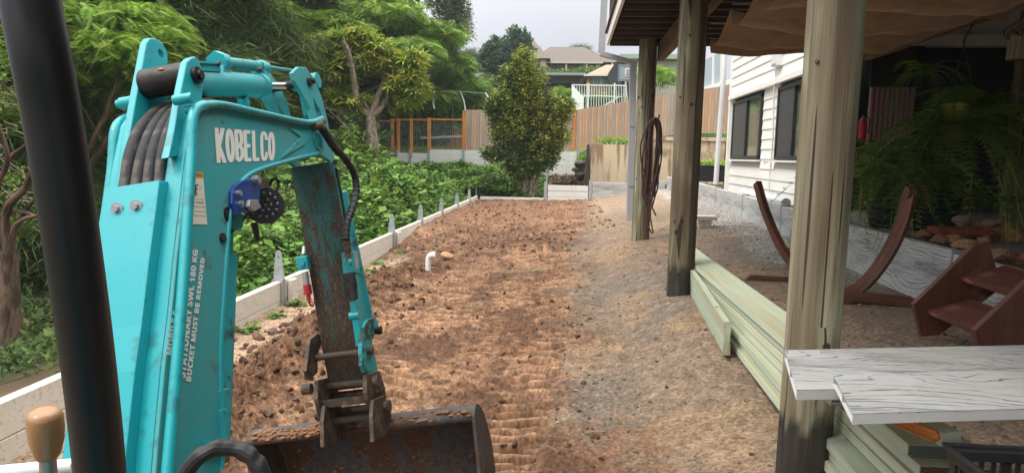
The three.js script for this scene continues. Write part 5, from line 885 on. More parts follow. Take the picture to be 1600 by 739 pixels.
  {
    const c = L(475, 411, -0.205); const b = P('coupler_block', box(0.05, 0.06, 0.05, c.x, c.y, c.z, 0.004), M.paint); P('bolt', rod(V(c.x, c.y, c.z + 0.024), V(c.x, c.y, c.z + 0.034), 0.014, 0.014, 12), M.paintDirty, b);
    const a = (x, y) => L(x, y, -0.2); P('coupler_body', merge([rod(a(476, 425), a(479, 448), 0.013), rod(a(474, 398), a(475, 386), 0.01)]), M.steel, b); P('red_collar', merge([rod(a(479, 445), a(481, 460), 0.017), rod(a(481, 460), a(482, 470), 0.009)]), M.red, b);
    P('red_cord', tube([a(484, 430), a(489, 440), a(491, 465), a(488, 478), a(483, 474), a(482, 466)], 0.0045, 24, 6), M.red, b);
  }
  // bucket linkage and quick hitch
  const paintWorn = phys({ map: paintMap(0.5, 0.95, 0.9), roughness: 0.7, bumpMap: softBump, bumpScale: 0.001 });
  for (const [p, r] of [[[598, 636], 0.026], [[580, 596], 0.024]]) { P('pin_head', pin(p, 0.04, 0.062, r, 20, 0.03), M.dirtySteel); P('pin_head', pin(p, -0.275, -0.235, r, 8, 0.03), M.dirtySteel); }
  const link = [[568, 512], [574, 500], [584, 496], [591, 502], [591, 514], [583, 528], [579, 545], [582, 566], [579, 580], [571, 582], [566, 570], [565, 540]];
  P('link_plate', plate(link, 0.004, 0.022, 0.003), paintWorn); P('link_plate', plate([[566, 520], [576, 510], [582, 520], [576, 545], [577, 572], [570, 580], [562, 570]], -0.226, -0.208, 0.003, 0.022), M.dirtySteel);
  P('pin', merge([pin([586, 517], -0.2, 0.045, 0.017, 16, 0.022), pin([586, 517], 0.035, 0.05, 0.02, 6, 0.022)]), M.grease);
  P('pin', merge([pin([574, 549], -0.23, 0.045, 0.014, 16, 0.022), pin([574, 549], 0.03, 0.046, 0.018, 6, 0.022)]), M.dirtySteel);
  P('pipe_boss', pin([557, 493], -0.03, 0.012, 0.018, 16, 0.0), M.paint);
  P('bucket_cylinder', rod(L(532, 300, -0.105), L(578, 520, -0.105), 0.03, 0.03, 20), M.paintDirty);
  P('rocker', merge([pin([580, 596], -0.235, 0.03, 0.018, 18, 0), pin([580, 596], 0.02, 0.036, 0.026, 12, 0), pin([580, 596], -0.24, -0.215, 0.026, 12, 0)]), M.dirtySteel);
  const hitch = [[566, 586], [586, 580], [593, 600], [597, 622], [592, 640], [583, 650], [572, 640], [566, 615]];
  for (const [a, b] of [[0.0, 0.02], [-0.215, -0.195]]) P('hitch_plate', plate(hitch, a, b, 0.003, 0.0), M.dirtySteel);
  P('hitch_step', plate([[586, 606], [602, 604], [602, 612], [588, 614]], -0.03, 0.03, 0.003, 0.03), M.dirtySteel);
  P('hitch_bar', pin([588, 612], -0.2, 0.0, 0.02, 12, 0), M.dirtySteel); P('hitch_bar', plate([[570, 618], [582, 616], [584, 628], [572, 630]], -0.2, 0.0, 0.003, 0.0, [] ), M.dirtySteel);
  P('pin', merge([pin([598, 636], -0.235, 0.045, 0.02, 18, 0.02), pin([598, 636], 0.03, 0.05, 0.028, 12, 0.02), pin([598, 636], -0.26, -0.21, 0.03, 6, 0.02)]), M.dirtySteel);
  P('pin', pin([590, 650], -0.21, 0.0, 0.018, 16, 0.02), M.dirtySteel);
  for (const [a, b] of [[0.022, 0.04], [-0.19, -0.172]]) P('bucket_lug', plate([[584, 625], [600, 618], [610, 634], [612, 655], [606, 680], [584, 690], [582, 650]], a, b, 0.003, 0.04), M.dirtySteel);
  // bucket
  {
    const lipP = L(737, 657, 0.405), prof = [[0, 0], [0.004, 0.022], [0.03, 0.042], [0.075, 0.05], [0.14, 0.03], [0.22, -0.03], [0.29, -0.13], [0.32, -0.25], [0.29, -0.37], [0.2, -0.45], [0.06, -0.49], [-0.1, -0.51]];
    const curve = new THREE.SplineCurve(prof.map(([a, b]) => new THREE.Vector2(a, b))), pts = curve.getPoints(50), inner = pts.map((p, i) => { const n = curve.getTangent(i / 50); return new THREE.Vector2(p.x - n.y * 0.014 * -1, p.y + n.x * 0.014 * -1); });
    const mv = (p) => new THREE.Vector2(-lipP.z + p.x, lipP.y + p.y), mud = std({ map: texture(512, 512, (u, v) => { const a = fbm(u * 5, v * 9, 5, 5, 9), b = fbm(u * 30, v * 30, 3, 30, 30); return lerp3(lerp3(rgb(88, 88, 90), rgb(66, 62, 60), b), lerp3(rgb(104, 76, 56), rgb(74, 52, 38), b), smooth(0.44, 0.58, a * 0.75 + b * 0.25)); }, [0.6, 0.6]), roughness: 0.75, metalness: 0.1, bumpMap: softBump, bumpScale: 0.008 });
    const b = P('bucket', prism([...pts.map(mv), ...inner.reverse().map(mv)], -0.62, 0.405), mud);
    for (const [x0, x1] of [[0.405, 0.421], [-0.636, -0.62]]) P('bucket_side', prism([...pts.map(mv), mv(new THREE.Vector2(-0.1, -0.5)), mv(new THREE.Vector2(-0.035, -0.2))], x0, x1, 0.002), mud, b);
    P('bucket_rim', rod(V(-0.62, lipP.y + 0.012, lipP.z - 0.016), V(0.405, lipP.y + 0.012, lipP.z - 0.016), 0.02, 0.02, 16), mud, b);
    P('cutting_edge', prism([mv(new THREE.Vector2(-0.1, -0.5)), mv(new THREE.Vector2(-0.22, -0.515)), mv(new THREE.Vector2(-0.1, -0.525))], -0.62, 0.405), M.dirtySteel, b);
    const r = rng(9), lumps = []; for (let i = 0; i < 260; i++) { const s = 0.006 + 0.018 * r() * r(), g = rockGeo(i % 9, 0.5, 0.6, 1), q = r(), x = -0.6 + 1.0 * (q < 0.6 ? r() * 0.35 : r()), u = curve.getPoint(0.05 + r() * 0.16); g.rotateY(r() * 6); g.scale(s, s * 0.7, s); g.translate(x, lipP.y + u.y + 0.002, lipP.z - u.x); lumps.push(g); }
    for (let i = 0; i < 500; i++) { const s = 0.006 + 0.02 * r() * r(), g = rockGeo(i % 9, 0.5, 0.6, 1), x = -0.6 + r(), u = curve.getPoint(0.55 + r() * 0.42); g.rotateY(r() * 6); g.scale(s, s, s); g.translate(x, lipP.y + u.y + 0.016, lipP.z - u.x + 0.01); lumps.push(g); }
    stuff(P('caked_soil', merge(lumps), std({ map: texture(128, 128, (u, v) => lerp3(rgb(150, 112, 82), rgb(104, 74, 52), fbm(u * 12, v * 12, 3, 12, 12)), [0.1, 0.1]), roughness: 1 }), b));
  }
  // boom cylinder under the boom, with its fittings
  P('boom_cylinder', merge([rod(L(352, 400, -0.1), L(338, 700, -0.1), 0.034, 0.034, 24), rod(L(354, 350, -0.1), L(352, 400, -0.1), 0.02, 0.02, 18), pin([356, 345], -0.16, -0.02, 0.032, 20, -0.05)]), M.paintDirty);
  P('side_block', merge([between(L(336, 610, -0.02), L(340, 650, -0.02), 0.05, 0.05, 0.004), between(L(343, 640, 0.0), L(346, 690, 0.0), 0.03, 0.02, 0.003)]), M.paintDirty);
  P('foot_bracket', plate([[326, 690], [356, 686], [360, 694], [356, 704], [326, 706]], -0.1, 0.02, 0.004, 0.02), M.paint);
  // work lamp on its blue bracket
  {
    const g = P('work_lamp_bracket', plate([[362, 300], [368, 288], [380, 281], [403, 275], [407, 284], [405, 322], [384, 331], [366, 334], [362, 318]], 0.0, 0.014, 0.003, 0.014), M.blue);
    for (const p of [[373, 302], [376, 318], [391, 317]]) P('bolt', pin(p, 0.014, 0.026, 0.009, 6, 0.02), M.steel, g);
    P('bracket_nut', merge([pin([398, 281], 0.014, 0.034, 0.014, 6, 0.02), pin([398, 281], 0.034, 0.042, 0.008, 12, 0.03)]), M.steel, g);
    P('bracket_flange', plate([[403, 279], [420, 277], [422, 292], [407, 296]], 0.0, 0.01, 0.002, 0.014), M.dirtySteel, g); P('bracket_tab', plate([[390, 312], [402, 312], [408, 324], [397, 330], [388, 322]], 0.016, 0.028, 0.002, 0.028), M.steel, g);
    const c = L(413, 321, -0.03), ax = V(0.45, -0.12, 0.88).normalize(), q = (a, u, v) => { const s = V(0, 1, 0).cross(ax).normalize(), w = ax.clone().cross(s); return c.clone().addScaledVector(ax, a).addScaledVector(s, u).addScaledVector(w, v); };
    const lamp = P('work_lamp', merge([rod(q(-0.055, 0, 0), q(0.0, 0, 0), 0.044, 0.058, 28), rod(q(0, 0, 0), q(0.012, 0, 0), 0.061, 0.061, 28)]), M.blackPlastic);
    for (let i = 0; i < 8; i++) P('cooling_fin', rod(q(-0.05 + i * 0.0065, 0, 0), q(-0.047 + i * 0.0065, 0, 0), 0.06, 0.06, 24), M.blackPlastic, lamp);
    const lens = phys({ color: new THREE.Color(.05, .05, .055), roughness: 0.3, clearcoat: 1 });
    for (const [n, r] of [[1, 0], [6, 0.019], [12, 0.039]]) for (let i = 0; i < n; i++) { const a = i / n * 6.283, s = new THREE.SphereGeometry(0.0085, 10, 8), p = q(0.012, Math.cos(a) * r, Math.sin(a) * r); s.translate(p.x, p.y, p.z); P('lens', s, lens, lamp); }
    P('lamp_yoke', merge([tube([q(0.0, -0.066, 0), q(-0.03, -0.07, 0.03), q(-0.03, -0.03, 0.075)], 0.006, 16, 6)]), M.blackPlastic, lamp);
    P('cable', tube([L(432, 300, -0.05), L(434, 283, -0.05), L(426, 280, -0.05), L(420, 290, -0.05)], 0.005, 20, 6), M.blackRubber); P('cable', tube([L(408, 310, -0.03), L(385, 335, -0.03), L(368, 356, -0.03), L(352, 366, -0.05)], 0.005, 24, 6), M.blackRubber);
    P('grommet', merge([pin([355, 335], -0.05, 0.004, 0.022, 18, 0), pin([346, 372], -0.05, 0.006, 0.014, 18, 0)]), M.grease);
    P('cable_end', rod(L(396, 348, -0.06), L(402, 376, -0.06), 0.012, 0.008), M.blackRubber);
  }
  // lettering and the warning label
  function decal(name, corners, w, W0, H0, draw, opaque) {
    const cv = document.createElement('canvas'); cv.width = W0; cv.height = H0; const c = cv.getContext('2d'); draw(c, W0, H0);
    const tx = new THREE.CanvasTexture(cv); tx.colorSpace = THREE.SRGBColorSpace; tx.magFilter = THREE.LinearFilter;
    const [a, b, cc, d] = corners.map(([x, y]) => L(x, y, w)), n = 8, pos = [], uv = [], idx = [];
    for (let j = 0; j <= n; j++) for (let i = 0; i <= n; i++) { const u = i / n, v = j / n, p = d.clone().lerp(cc, u).lerp(a.clone().lerp(b, u), v); pos.push(p.x, p.y, p.z); uv.push(u, v); }
    for (let j = 0; j < n; j++) for (let i = 0; i < n; i++) { const q = j * (n + 1) + i; idx.push(q, q + 1, q + n + 1, q + 1, q + n + 2, q + n + 1); }
    const g = new THREE.BufferGeometry(); g.setAttribute('position', new THREE.Float32BufferAttribute(pos, 3)); g.setAttribute('uv', new THREE.Float32BufferAttribute(uv, 2)); g.setIndex(idx); g.computeVertexNormals();
    return P(name, g, std({ map: tx, roughness: 0.6, transparent: !opaque, alphaTest: opaque ? 0 : 0.4 }));
  }
  const wear = (c, W0, H0, n, seed) => { const r = rng(seed); c.globalCompositeOperation = 'destination-out'; for (let i = 0; i < n; i++) { c.globalAlpha = 0.5 + r() * 0.5; c.beginPath(); c.arc(r() * W0, r() * H0, 1 + r() * r() * 7, 0, 7); c.fill(); } c.globalCompositeOperation = 'source-over'; c.globalAlpha = 1; };
  const fit = (c, s, x, y, w, h) => { c.save(); c.font = 'bold 100px sans-serif'; const m = c.measureText(s).width; c.translate(x, y + h); c.scale(w / m, h / 73); c.fillText(s, 0, 0); c.lineWidth = 5; c.strokeText(s, 0, 0); c.restore(); };
  decal('maker_lettering', [[334, 199], [429, 206], [429.5, 251], [338, 255]], 0.0016, 1024, 512, (c, w, h) => {
    c.fillStyle = c.strokeStyle = '#e6e4dc'; c.lineJoin = 'round';
    const U = w / 7, lw = U * 0.40, m = lw / 2 + 4, T = m, B = h - m; c.lineWidth = lw; const x0 = (i) => i * U + m * 0.86, x1 = (i) => (i + 1) * U - m * 0.86 - 4;
    const path = (f) => { c.beginPath(); f(); c.stroke(); }, ov = (i) => path(() => { const a = x0(i), b = x1(i), r = (b - a) / 2; c.ellipse((a + b) / 2, (T + B) / 2, r, (B - T) / 2, 0, 0, 7); });
    path(() => { c.moveTo(x0(0), 2); c.lineTo(x0(0), h - 2); }); path(() => { c.moveTo(x1(0) + 8, 2); c.lineTo(x0(0) + lw * 0.3, h * 0.52); c.lineTo(x1(0) + 8, h - 2); });
    ov(1); path(() => { c.moveTo(x0(2), B); c.lineTo(x0(2), T); c.lineTo(x1(2) - 20, T); c.quadraticCurveTo(x1(2), T, x1(2), h * 0.3); c.quadraticCurveTo(x1(2), h * 0.5, x0(2), h * 0.5); c.moveTo(x0(2) + 20, h * 0.5); c.quadraticCurveTo(x1(2) + 8, h * 0.52, x1(2) + 4, h * 0.72); c.quadraticCurveTo(x1(2), B, x0(2), B); });
    path(() => { c.moveTo(x1(3) + 8, T); c.lineTo(x0(3), T); c.lineTo(x0(3), B); c.lineTo(x1(3) + 8, B); c.moveTo(x0(3), h / 2); c.lineTo(x1(3), h / 2); });
    path(() => { c.moveTo(x0(4), 2); c.lineTo(x0(4), B); c.lineTo(x1(4) + 8, B); });
    path(() => { c.moveTo(x1(5) + 6, h * 0.3); c.quadraticCurveTo(x1(5), T, (x0(5) + x1(5)) / 2, T); c.quadraticCurveTo(x0(5), T, x0(5), h * 0.35); c.lineTo(x0(5), h * 0.65); c.quadraticCurveTo(x0(5), B, (x0(5) + x1(5)) / 2, B); c.quadraticCurveTo(x1(5), B, x1(5) + 6, h * 0.7); });
    ov(6); wear(c, w, h, 70, 4);
  });
  decal('load_lettering', [[276.5, 590], [300, 388], [309, 389], [289, 592]], 0.0016, 1024, 80, (c, w, h) => { c.fillStyle = c.strokeStyle = '#dfe6e4'; fit(c, 'STATIONARY SWL 180 KG', 4, 8, w - 8, h - 16); wear(c, w, h, 90, 5); });
  decal('load_lettering', [[288, 597], [312, 401], [320, 402], [298, 599]], 0.0016, 1024, 64, (c, w, h) => { c.fillStyle = c.strokeStyle = '#dfe6e4'; fit(c, 'BUCKET MUST BE REMOVED', 4, 8, w - 8, h - 16); wear(c, w, h, 60, 6); });
  decal('load_lettering', [[257, 555], [285, 388], [293, 389], [267, 557]], 0.0016, 1024, 80, (c, w, h) => { c.fillStyle = c.strokeStyle = '#dfe6e4'; fit(c, 'MOBILE S', 4, 8, w * 0.4, h - 16); fit(c, 'KG', w * 0.88, 8, w * 0.11, h - 16); wear(c, w, h, 60, 7); });
  decal('warning_label', [[295, 267], [316, 269], [323, 351], [291, 350]], 0.0016, 256, 512, (c, w, h) => {
    c.fillStyle = '#d8d4c4'; c.fillRect(0, 0, w, h); c.fillStyle = '#c9983a'; c.fillRect(0, 0, w, 64); c.fillStyle = '#3a2c18'; c.font = 'bold 46px sans-serif'; c.fillText('WARNING', 14, 50); c.fillStyle = '#26282c';
    c.save(); c.translate(100, 170); c.lineCap = 'round'; c.strokeStyle = '#26282c'; c.lineWidth = 15; for (const [x0, y0, x1, y1] of [[0, -80, 4, 70], [-50, -10, 50, -40], [-54, 28, 40, 0], [-34, 68, 10, 10], [34, 62, 4, 6]]) { c.beginPath(); c.moveTo(x0, y0); c.lineTo(x1, y1); c.stroke(); } c.beginPath(); c.arc(0, -14, 26, 0, 7); c.fill(); c.lineWidth = 4; c.strokeStyle = '#8a8678'; for (const d of [0, 18]) { c.beginPath(); c.moveTo(76 + d, -40); c.lineTo(90 + d, -10); c.lineTo(78 + d, 6); c.stroke(); } c.restore();
    c.fillRect(0, 268, w, 4); c.font = 'bold 31px sans-serif'; c.fillText('CRUSH HAZARD', 6, 312, w - 12); c.font = '28px sans-serif'; ['STAY CLEAR OF AREA', 'Failure to comply could', 'result in death or serious', 'injury.'].forEach((s, i) => c.fillText(s, 6, 354 + i * 42, i === 3 ? undefined : w - 12));
  }, true);
  // driver's place: roof pillar, control lever, hose
  P('cab_pillar', tube([at(30, -140, 0.6), at(46, 0, 0.605), at(62, 85, 0.61), at(81, 185, 0.625), at(110, 370, 0.65), at(136, 560, 0.68), at(155, 739, 0.71), at(165, 900, 0.74)], 0.0244, 80, 32), M.blackTube);
  {
    const a = at(74, 735, 0.74), b = at(68, 641, 0.72), dir = b.clone().sub(a).normalize(), len = 0.058, prof = [[0, 0], [0.011, 0], [0.013, 0.004], [0.0165, 0.02], [0.0178, 0.036], [0.0172, 0.05], [0.014, 0.0562], [0.008, 0.058], [0, 0.058]].map(([x, y]) => new THREE.Vector2(x, y));
    const g = new THREE.LatheGeometry(prof, 32); g.applyQuaternion(new THREE.Quaternion().setFromUnitVectors(V(0, 1, 0), dir)); const base = b.clone().addScaledVector(dir, -len); g.translate(base.x, base.y, base.z);
    const lever = P('control_lever', rod(base.clone().addScaledVector(dir, -0.12), base.clone().addScaledVector(dir, 0.004), 0.0085, 0.0085, 20), M.steel); P('lever_knob', g, phys({ color: new THREE.Color(.42, .22, .10), roughness: 0.38, clearcoat: 0.3, bumpMap: grainBump, bumpScale: 0.0002 }), lever);
  }
  P('grab_bar', rod(at(-40, 742, 0.8), at(116, 727, 0.8), 0.0085, 0.0085, 16), M.whiteMetal);
  P('swivel_hose', rib2([at(280, 760, 1.18), at(292, 735, 1.18), at(312, 712, 1.18), at(340, 700, 1.19), at(368, 700, 1.2), at(392, 713, 1.2), at(408, 738, 1.2), at(414, 770, 1.2)], 0.0145), M.blackRubber);
  // the rest of the machine round the seat: roof, body, tracks (behind the camera)
  {
    const W = (x, y, z) => toLocal(V(x, y - EYE.y, z)), part = (name, list, m) => { const g = merge(list); g.applyMatrix4(new THREE.Matrix4().makeBasis(right, up, back).invert().multiply(new THREE.Matrix4().makeTranslation(-EYE.x - O.x, -EYE.y - O.y, -EYE.z - O.z))); return P(name, g, m); };
    part('canopy_roof', [box(1.15, 0.06, 1.45, -0.1, 2.36, 0.32, 0.02)], M.paint); part('engine_cover', [box(1.1, 0.75, 0.7, -0.1, 0.95, 0.85, 0.05)], M.paint); part('seat', [box(0.5, 0.12, 0.48, 0, 0.98, 0.28, 0.03), box(0.5, 0.55, 0.12, 0, 1.3, 0.55, 0.03)], M.blackRubber);
    part('floor_plate', [box(1.1, 0.1, 1.2, -0.1, 0.52, 0.0, 0.01)], M.paintDirty); for (const x of [-0.6, 0.4]) { part('track', [box(0.24, 0.38, 1.6, x, 0.2, 0.2, 0.1)], M.blackRubber); part('rear_pillar', [box(0.05, 1.2, 0.05, x, 1.76, 0.9, 0.01)], M.blackTube); }
  }
  function rib2(pts, r) { const g = tube(pts, r, 120, 12), p = g.attributes.position, c = new THREE.CatmullRomCurve3(pts); for (let i = 0; i < p.count; i++) { const v = V().fromBufferAttribute(p, i), k = 1; const n = noise(v.x * 60 + 40, v.y * 60 + v.z * 30) - 0.5; p.setXYZ(i, v.x + n * 0.005, v.y + n * 0.005, v.z); } g.computeVertexNormals(); return g; }
}
// ---------------------------------------------------------------- things lying about the yard
{
  // sawn green boards stacked beside the posts
  const N = ['topmost', 'second', 'third', 'fourth', 'fifth', 'sixth', 'seventh'], r = rng(61), near = [2.36, 2.30, 1.25, 1.2, 1.3, 1.15, 1.2];
  for (let k = 0; k < 7; k++) {
    const y0 = 0.70 - 0.0225 - k * 0.0495, jit = [0, 0.016, -0.012, 0.004, -0.03, -0.014, -0.035][k] + (r() - 0.5) * 0.008, far = 8.0 - r() * 0.25, w = k === 2 ? 0.2 : 0.24;
    const t = thing('timber_board', N[k] + ' green treated board ' + (k ? 'down in' : 'on') + ' the long stack behind the deck posts', 'board', [1.34 + jit, y0, -(far + near[k]) / 2], 'green treated boards in the long stack');
    t.rotation.x = -0.004; t.rotation.y = k > 3 ? -0.028 : (r() - 0.5) * 0.002;
    obj('board', box(w, 0.044, far - near[k], 0, 0, 0, 0.003, 'z'), M.greenTimber[k % 3], t);
    obj('end_face', box(w - 0.008, 0.036, 0.002, 0, 0, (far - near[k]) / 2 + 0.0012), k === 0 ? std({ color: new THREE.Color(.12, .14, .12) }) : M.endGrain, t);
  }
  for (const [d, s] of [[3.2, 'near'], [7.2, 'far']]) tag(obj('timber_bearer', box(0.42, 0.07, 0.09, 1.36, baseY(1.3, d) + 0.03, -d, 0.004), M.greenTimber[1]), 'short timber bearer under the ' + s + ' end of the long board stack', 'timber');
  const e = onY(1135, 556, 0.36), f = V(1.235, 0.43, -7.0), a = V(e.x, 0.36 + 0.12, e.z), b = V(f.x, f.y + 0.12, f.z), t = thing('timber_board', 'loose green board standing on edge, leaning from the middle post toward the dirt', 'board', a), q = b.clone().sub(a);
  obj('board', between(V(0, 0, 0), q, 0.045, 0.24, 0.003, 0.06), M.greenTimber[1], t); const n = q.clone().normalize().multiplyScalar(-0.001); obj('end_face', between(n.clone(), n.clone().multiplyScalar(3), 0.038, 0.232, 0, 0.06), M.greenTimber[0], t);
}
function oakBoard(name, label, corners, th, web) {                    // hollow board: skins, edge and webs; corners back-left, front-left, front-right, back-right
  const [A, B, C, D] = corners, o = B.clone(), t = thing(name, label, 'panel', o), du = th * 300 % 1;
  const quadPrism = (p, y1, y0) => { const q = p.map((v) => v.clone().sub(o)), pos = [], uv = [], f = (a, b, c, d, uvf) => { for (const v of [a, b, c, a, c, d]) { pos.push(v.x, v.y, v.z); uv.push(...uvf(v)); } }; const T = q.map((v) => v.clone().setY(v.y + y1)), U = q.map((v) => v.clone().setY(v.y + y0)), top = (v) => [v.x + du, v.z + du * 0.4]; f(T[0], T[1], T[2], T[3], top); f(U[3], U[2], U[1], U[0], top); for (let i = 0; i < 4; i++) { const j = (i + 1) % 4; f(T[i], U[i], U[j], T[j], (v) => [v.x + v.z, v.y]); } const g = new THREE.BufferGeometry(); g.setAttribute('position', new THREE.Float32BufferAttribute(pos, 3)); g.setAttribute('uv', new THREE.Float32BufferAttribute(uv, 2)); g.computeVertexNormals(); return g; };
  const mixp = (s) => [A.clone().lerp(B, s), D.clone().lerp(C, s)];
  obj('grained_skin', quadPrism(corners, 0, -0.004), M.oakPanel, t); obj('lower_skin', quadPrism(corners, -th + 0.004, -th), M.panelEdge, t);
  const strip = (s0, s1) => { const [a, d] = mixp(s0), [b, c] = mixp(s1); return quadPrism([a, b, c, d], -0.004, -th + 0.004); };
  obj('edge_strip', strip(0.985, 1), M.panelEdge, t); obj('edge_strip', strip(0, 0.015), M.panelEdge, t); for (const s of web) obj('web', strip(s, s + 0.012), M.panelEdge, t);
  return t;
}
{
  const c = (y, ...p) => p.map(([x, q]) => onY(x, q, y));
  oakBoard('woodgrain_panel', 'rear hollow white woodgrain panel lying across in front of the nearest post', c(0.93, [1227, 547], [1246, 609], [1760, 600], [1760, 536]), 0.0365, [0.5]);
  oakBoard('woodgrain_panel', 'front hollow white woodgrain panel with muddy near edge above the black crate', c(0.965, [1303, 586], [1334, 646], [1760, 634], [1760, 572]), 0.034, [0.5]);
  const s = onY(1296, 622, 0.86), t = thing('panel_offcut', 'small curled offcut of woodgrain panel poking out under the front panel', 'panel offcut', s); obj('skin', box(0.22, 0.004, 0.12, 0.1, 0.02, -0.02), M.oakPanel, t); obj('lip', box(0.006, 0.035, 0.12, -0.008, 0.004, -0.02, 0.002), M.panelEdge, t); obj('face', box(0.1, 0.03, 0.005, 0.045, 0.002, 0.04), M.oakPanel, t);
}
{
  const p = onY(1489, 686, 0.83), t = thing('broken_timber', 'short green timber with a splintered orange break under the front panel', 'timber', p), g = box(0.078, 0.045, 0.34, 0, 0, -0.17, 0.003, 'z'); t.rotation.y = 0.32;
  obj('timber', g, M.greenTimber[0], t); const sp = []; const r = rng(6); for (let i = 0; i < 9; i++) { const a = V(-0.042, 0.02 - i * 0.0045, -0.005 - r() * 0.02), b = V(-0.047 - r() * 0.012, 0.02 - i * 0.0045, -0.12 - r() * 0.12); sp.push(between(a, b, 0.014, 0.006)); } obj('splintered_side', merge(sp), M.splitWood, t);
}
{
  const cx = 1.34, cz = -1.87, w = 0.34, h = 0.25, t = thing('milk_crate', 'black plastic lattice crate under the front woodgrain panel', 'crate', [cx, 0.605, cz]), f = [];
  for (const y of [0.012, h - 0.03]) for (const [a, b, c, d] of [[w, 0.02, 0, w / 2 - 0.01], [w, 0.02, 0, -w / 2 + 0.01], [0.02, w - 0.04, w / 2 - 0.01, 0], [0.02, w - 0.04, -w / 2 + 0.01, 0]]) f.push(box(a, y > 0.1 ? 0.035 : 0.024, b, c, y, d, 0.004));
  obj('rim', merge(f), M.blackPlastic, t); obj('lip', merge([[w + 0.02, 0.014, 0, w / 2 + 0.004], [w + 0.02, 0.014, 0, -w / 2 - 0.004], [0.014, w, w / 2 + 0.005, 0], [0.014, w, -w / 2 - 0.005, 0]].map(([a, b, x, z]) => box(a, 0.012, b, x, h - 0.008, z, 0.003))), M.blackPlastic, t);
  for (const s of [-1, 1]) for (let i = 0; i < 9; i++) { const x = -w / 2 + 0.03 + i * (w - 0.06) / 8; obj('slat', box(i % 4 === 0 ? 0.03 : 0.012, h - 0.07, 0.01, x, h / 2 - 0.005, s * (w / 2 - 0.008), 0.002), M.blackPlastic, t); obj('slat', box(0.01, h - 0.07, i % 4 === 0 ? 0.03 : 0.012, s * (w / 2 - 0.008), h / 2 - 0.005, x, 0.002), M.blackPlastic, t); }
  const base = []; for (let i = 0; i < 8; i++) base.push(box(w - 0.04, 0.008, 0.012, 0, 0.02, -w / 2 + 0.04 + i * 0.037), box(0.012, 0.008, w - 0.04, -w / 2 + 0.04 + i * 0.037, 0.029, 0)); obj('base_grid', merge(base), M.blackPlastic, t);
}
{
  // wooden hammock stand
  const t0 = onD(1300, 462, 6.4), t = thing('hammock_stand', 'curved brown timber hammock stand on rounded feet behind the nearest post', 'hammock stand', t0), P = (x, y, d) => onD(x, y, d).sub(t0);
  const sweep = (pts, w, h) => { const c = new THREE.CatmullRomCurve3(pts), n = 30, pos = [], idx = [], uv = [], len = c.getLength(); const side = pts[pts.length - 1].clone().sub(pts[0]).setY(0).normalize().cross(V(0, 1, 0)); for (let i = 0; i <= n; i++) { const p = c.getPoint(i / n), tg = c.getTangent(i / n), nn = side.clone().cross(tg).normalize(), sh = [[-w, -h], [w, -h], [w, -h], [w, h], [w, h], [-w, h], [-w, h], [-w, -h]]; sh.forEach(([a, b], k) => { const q = p.clone().addScaledVector(side, a / 2).addScaledVector(nn, b / 2); pos.push(q.x, q.y, q.z); uv.push(i / n * len, (k % 2) * 0.09 + k * 0.03); }); } for (let i = 0; i < n; i++) for (const k of [0, 2, 4, 6]) { const a = i * 8 + k, b = a + 8; idx.push(a, b, a + 1, b, b + 1, a + 1); } for (const e of [0, n * 8]) idx.push(e, e + 2, e + 4, e, e + 4, e + 6); const g = new THREE.BufferGeometry(); g.setAttribute('position', new THREE.Float32BufferAttribute(pos, 3)); g.setAttribute('uv', new THREE.Float32BufferAttribute(uv, 2)); g.setIndex(idx); const q = g.toNonIndexed(); q.computeVertexNormals(); return q; };
  const a1 = obj('arched_arm', sweep([P(1423, 302, 5.7), P(1412, 345, 5.75), P(1386, 400, 5.85), P(1352, 443, 5.95), P(1320, 463, 6.1)], 0.06, 0.10), M.brownWood, t);
  obj('arched_arm', sweep([P(1184, 286, 7.7), P(1197, 330, 7.5), P(1221, 385, 7.2), P(1250, 425, 6.9), P(1290, 452, 6.4)], 0.06, 0.085), M.brownWood, t);
  const end = P(1423, 301, 5.7); a1.userData.label = 'lighter brown right-hand arm'; obj('arm_end_cap', rod(V(end.x - 0.03, end.y, end.z), V(end.x + 0.03, end.y, end.z), 0.05, 0.05, 18).rotateY(0), M.brownWood, t);
  const foot = (A, B) => { const len = B.x - A.x, s = new THREE.Shape(); s.moveTo(0, 0.03); s.lineTo(0.02, 0); s.lineTo(0.12, 0); s.lineTo(0.17, 0.035); s.lineTo(len - 0.17, 0.035); s.lineTo(len - 0.12, 0); s.lineTo(len - 0.02, 0); s.quadraticCurveTo(len + 0.01, 0.05, len - 0.05, 0.11); s.lineTo(0.05, 0.11); s.quadraticCurveTo(-0.01, 0.05, 0, 0.03); const g = new THREE.ExtrudeGeometry(s, { depth: 0.07, bevelEnabled: true, bevelSize: 0.004, bevelThickness: 0.004, bevelSegments: 1 }); metric(g, 'x'); g.rotateY(-Math.atan2(B.z - A.z, len)); g.translate(A.x, A.y, A.z); return g; };
  obj('foot', foot(P(1300, 472, 6.0), P(1438, 468, 5.82)), M.brownWood, t); obj('foot', foot(P(1164, 444, 7.05), P(1290, 440, 6.9)), M.brownWood, t);
  obj('bolt_block', box(0.1, 0.05, 0.09, P(1344, 468, 5.95).x, P(1344, 468, 5.95).y + 0.03, P(1344, 468, 5.95).z, 0.004), M.dirtySteel, t);
}
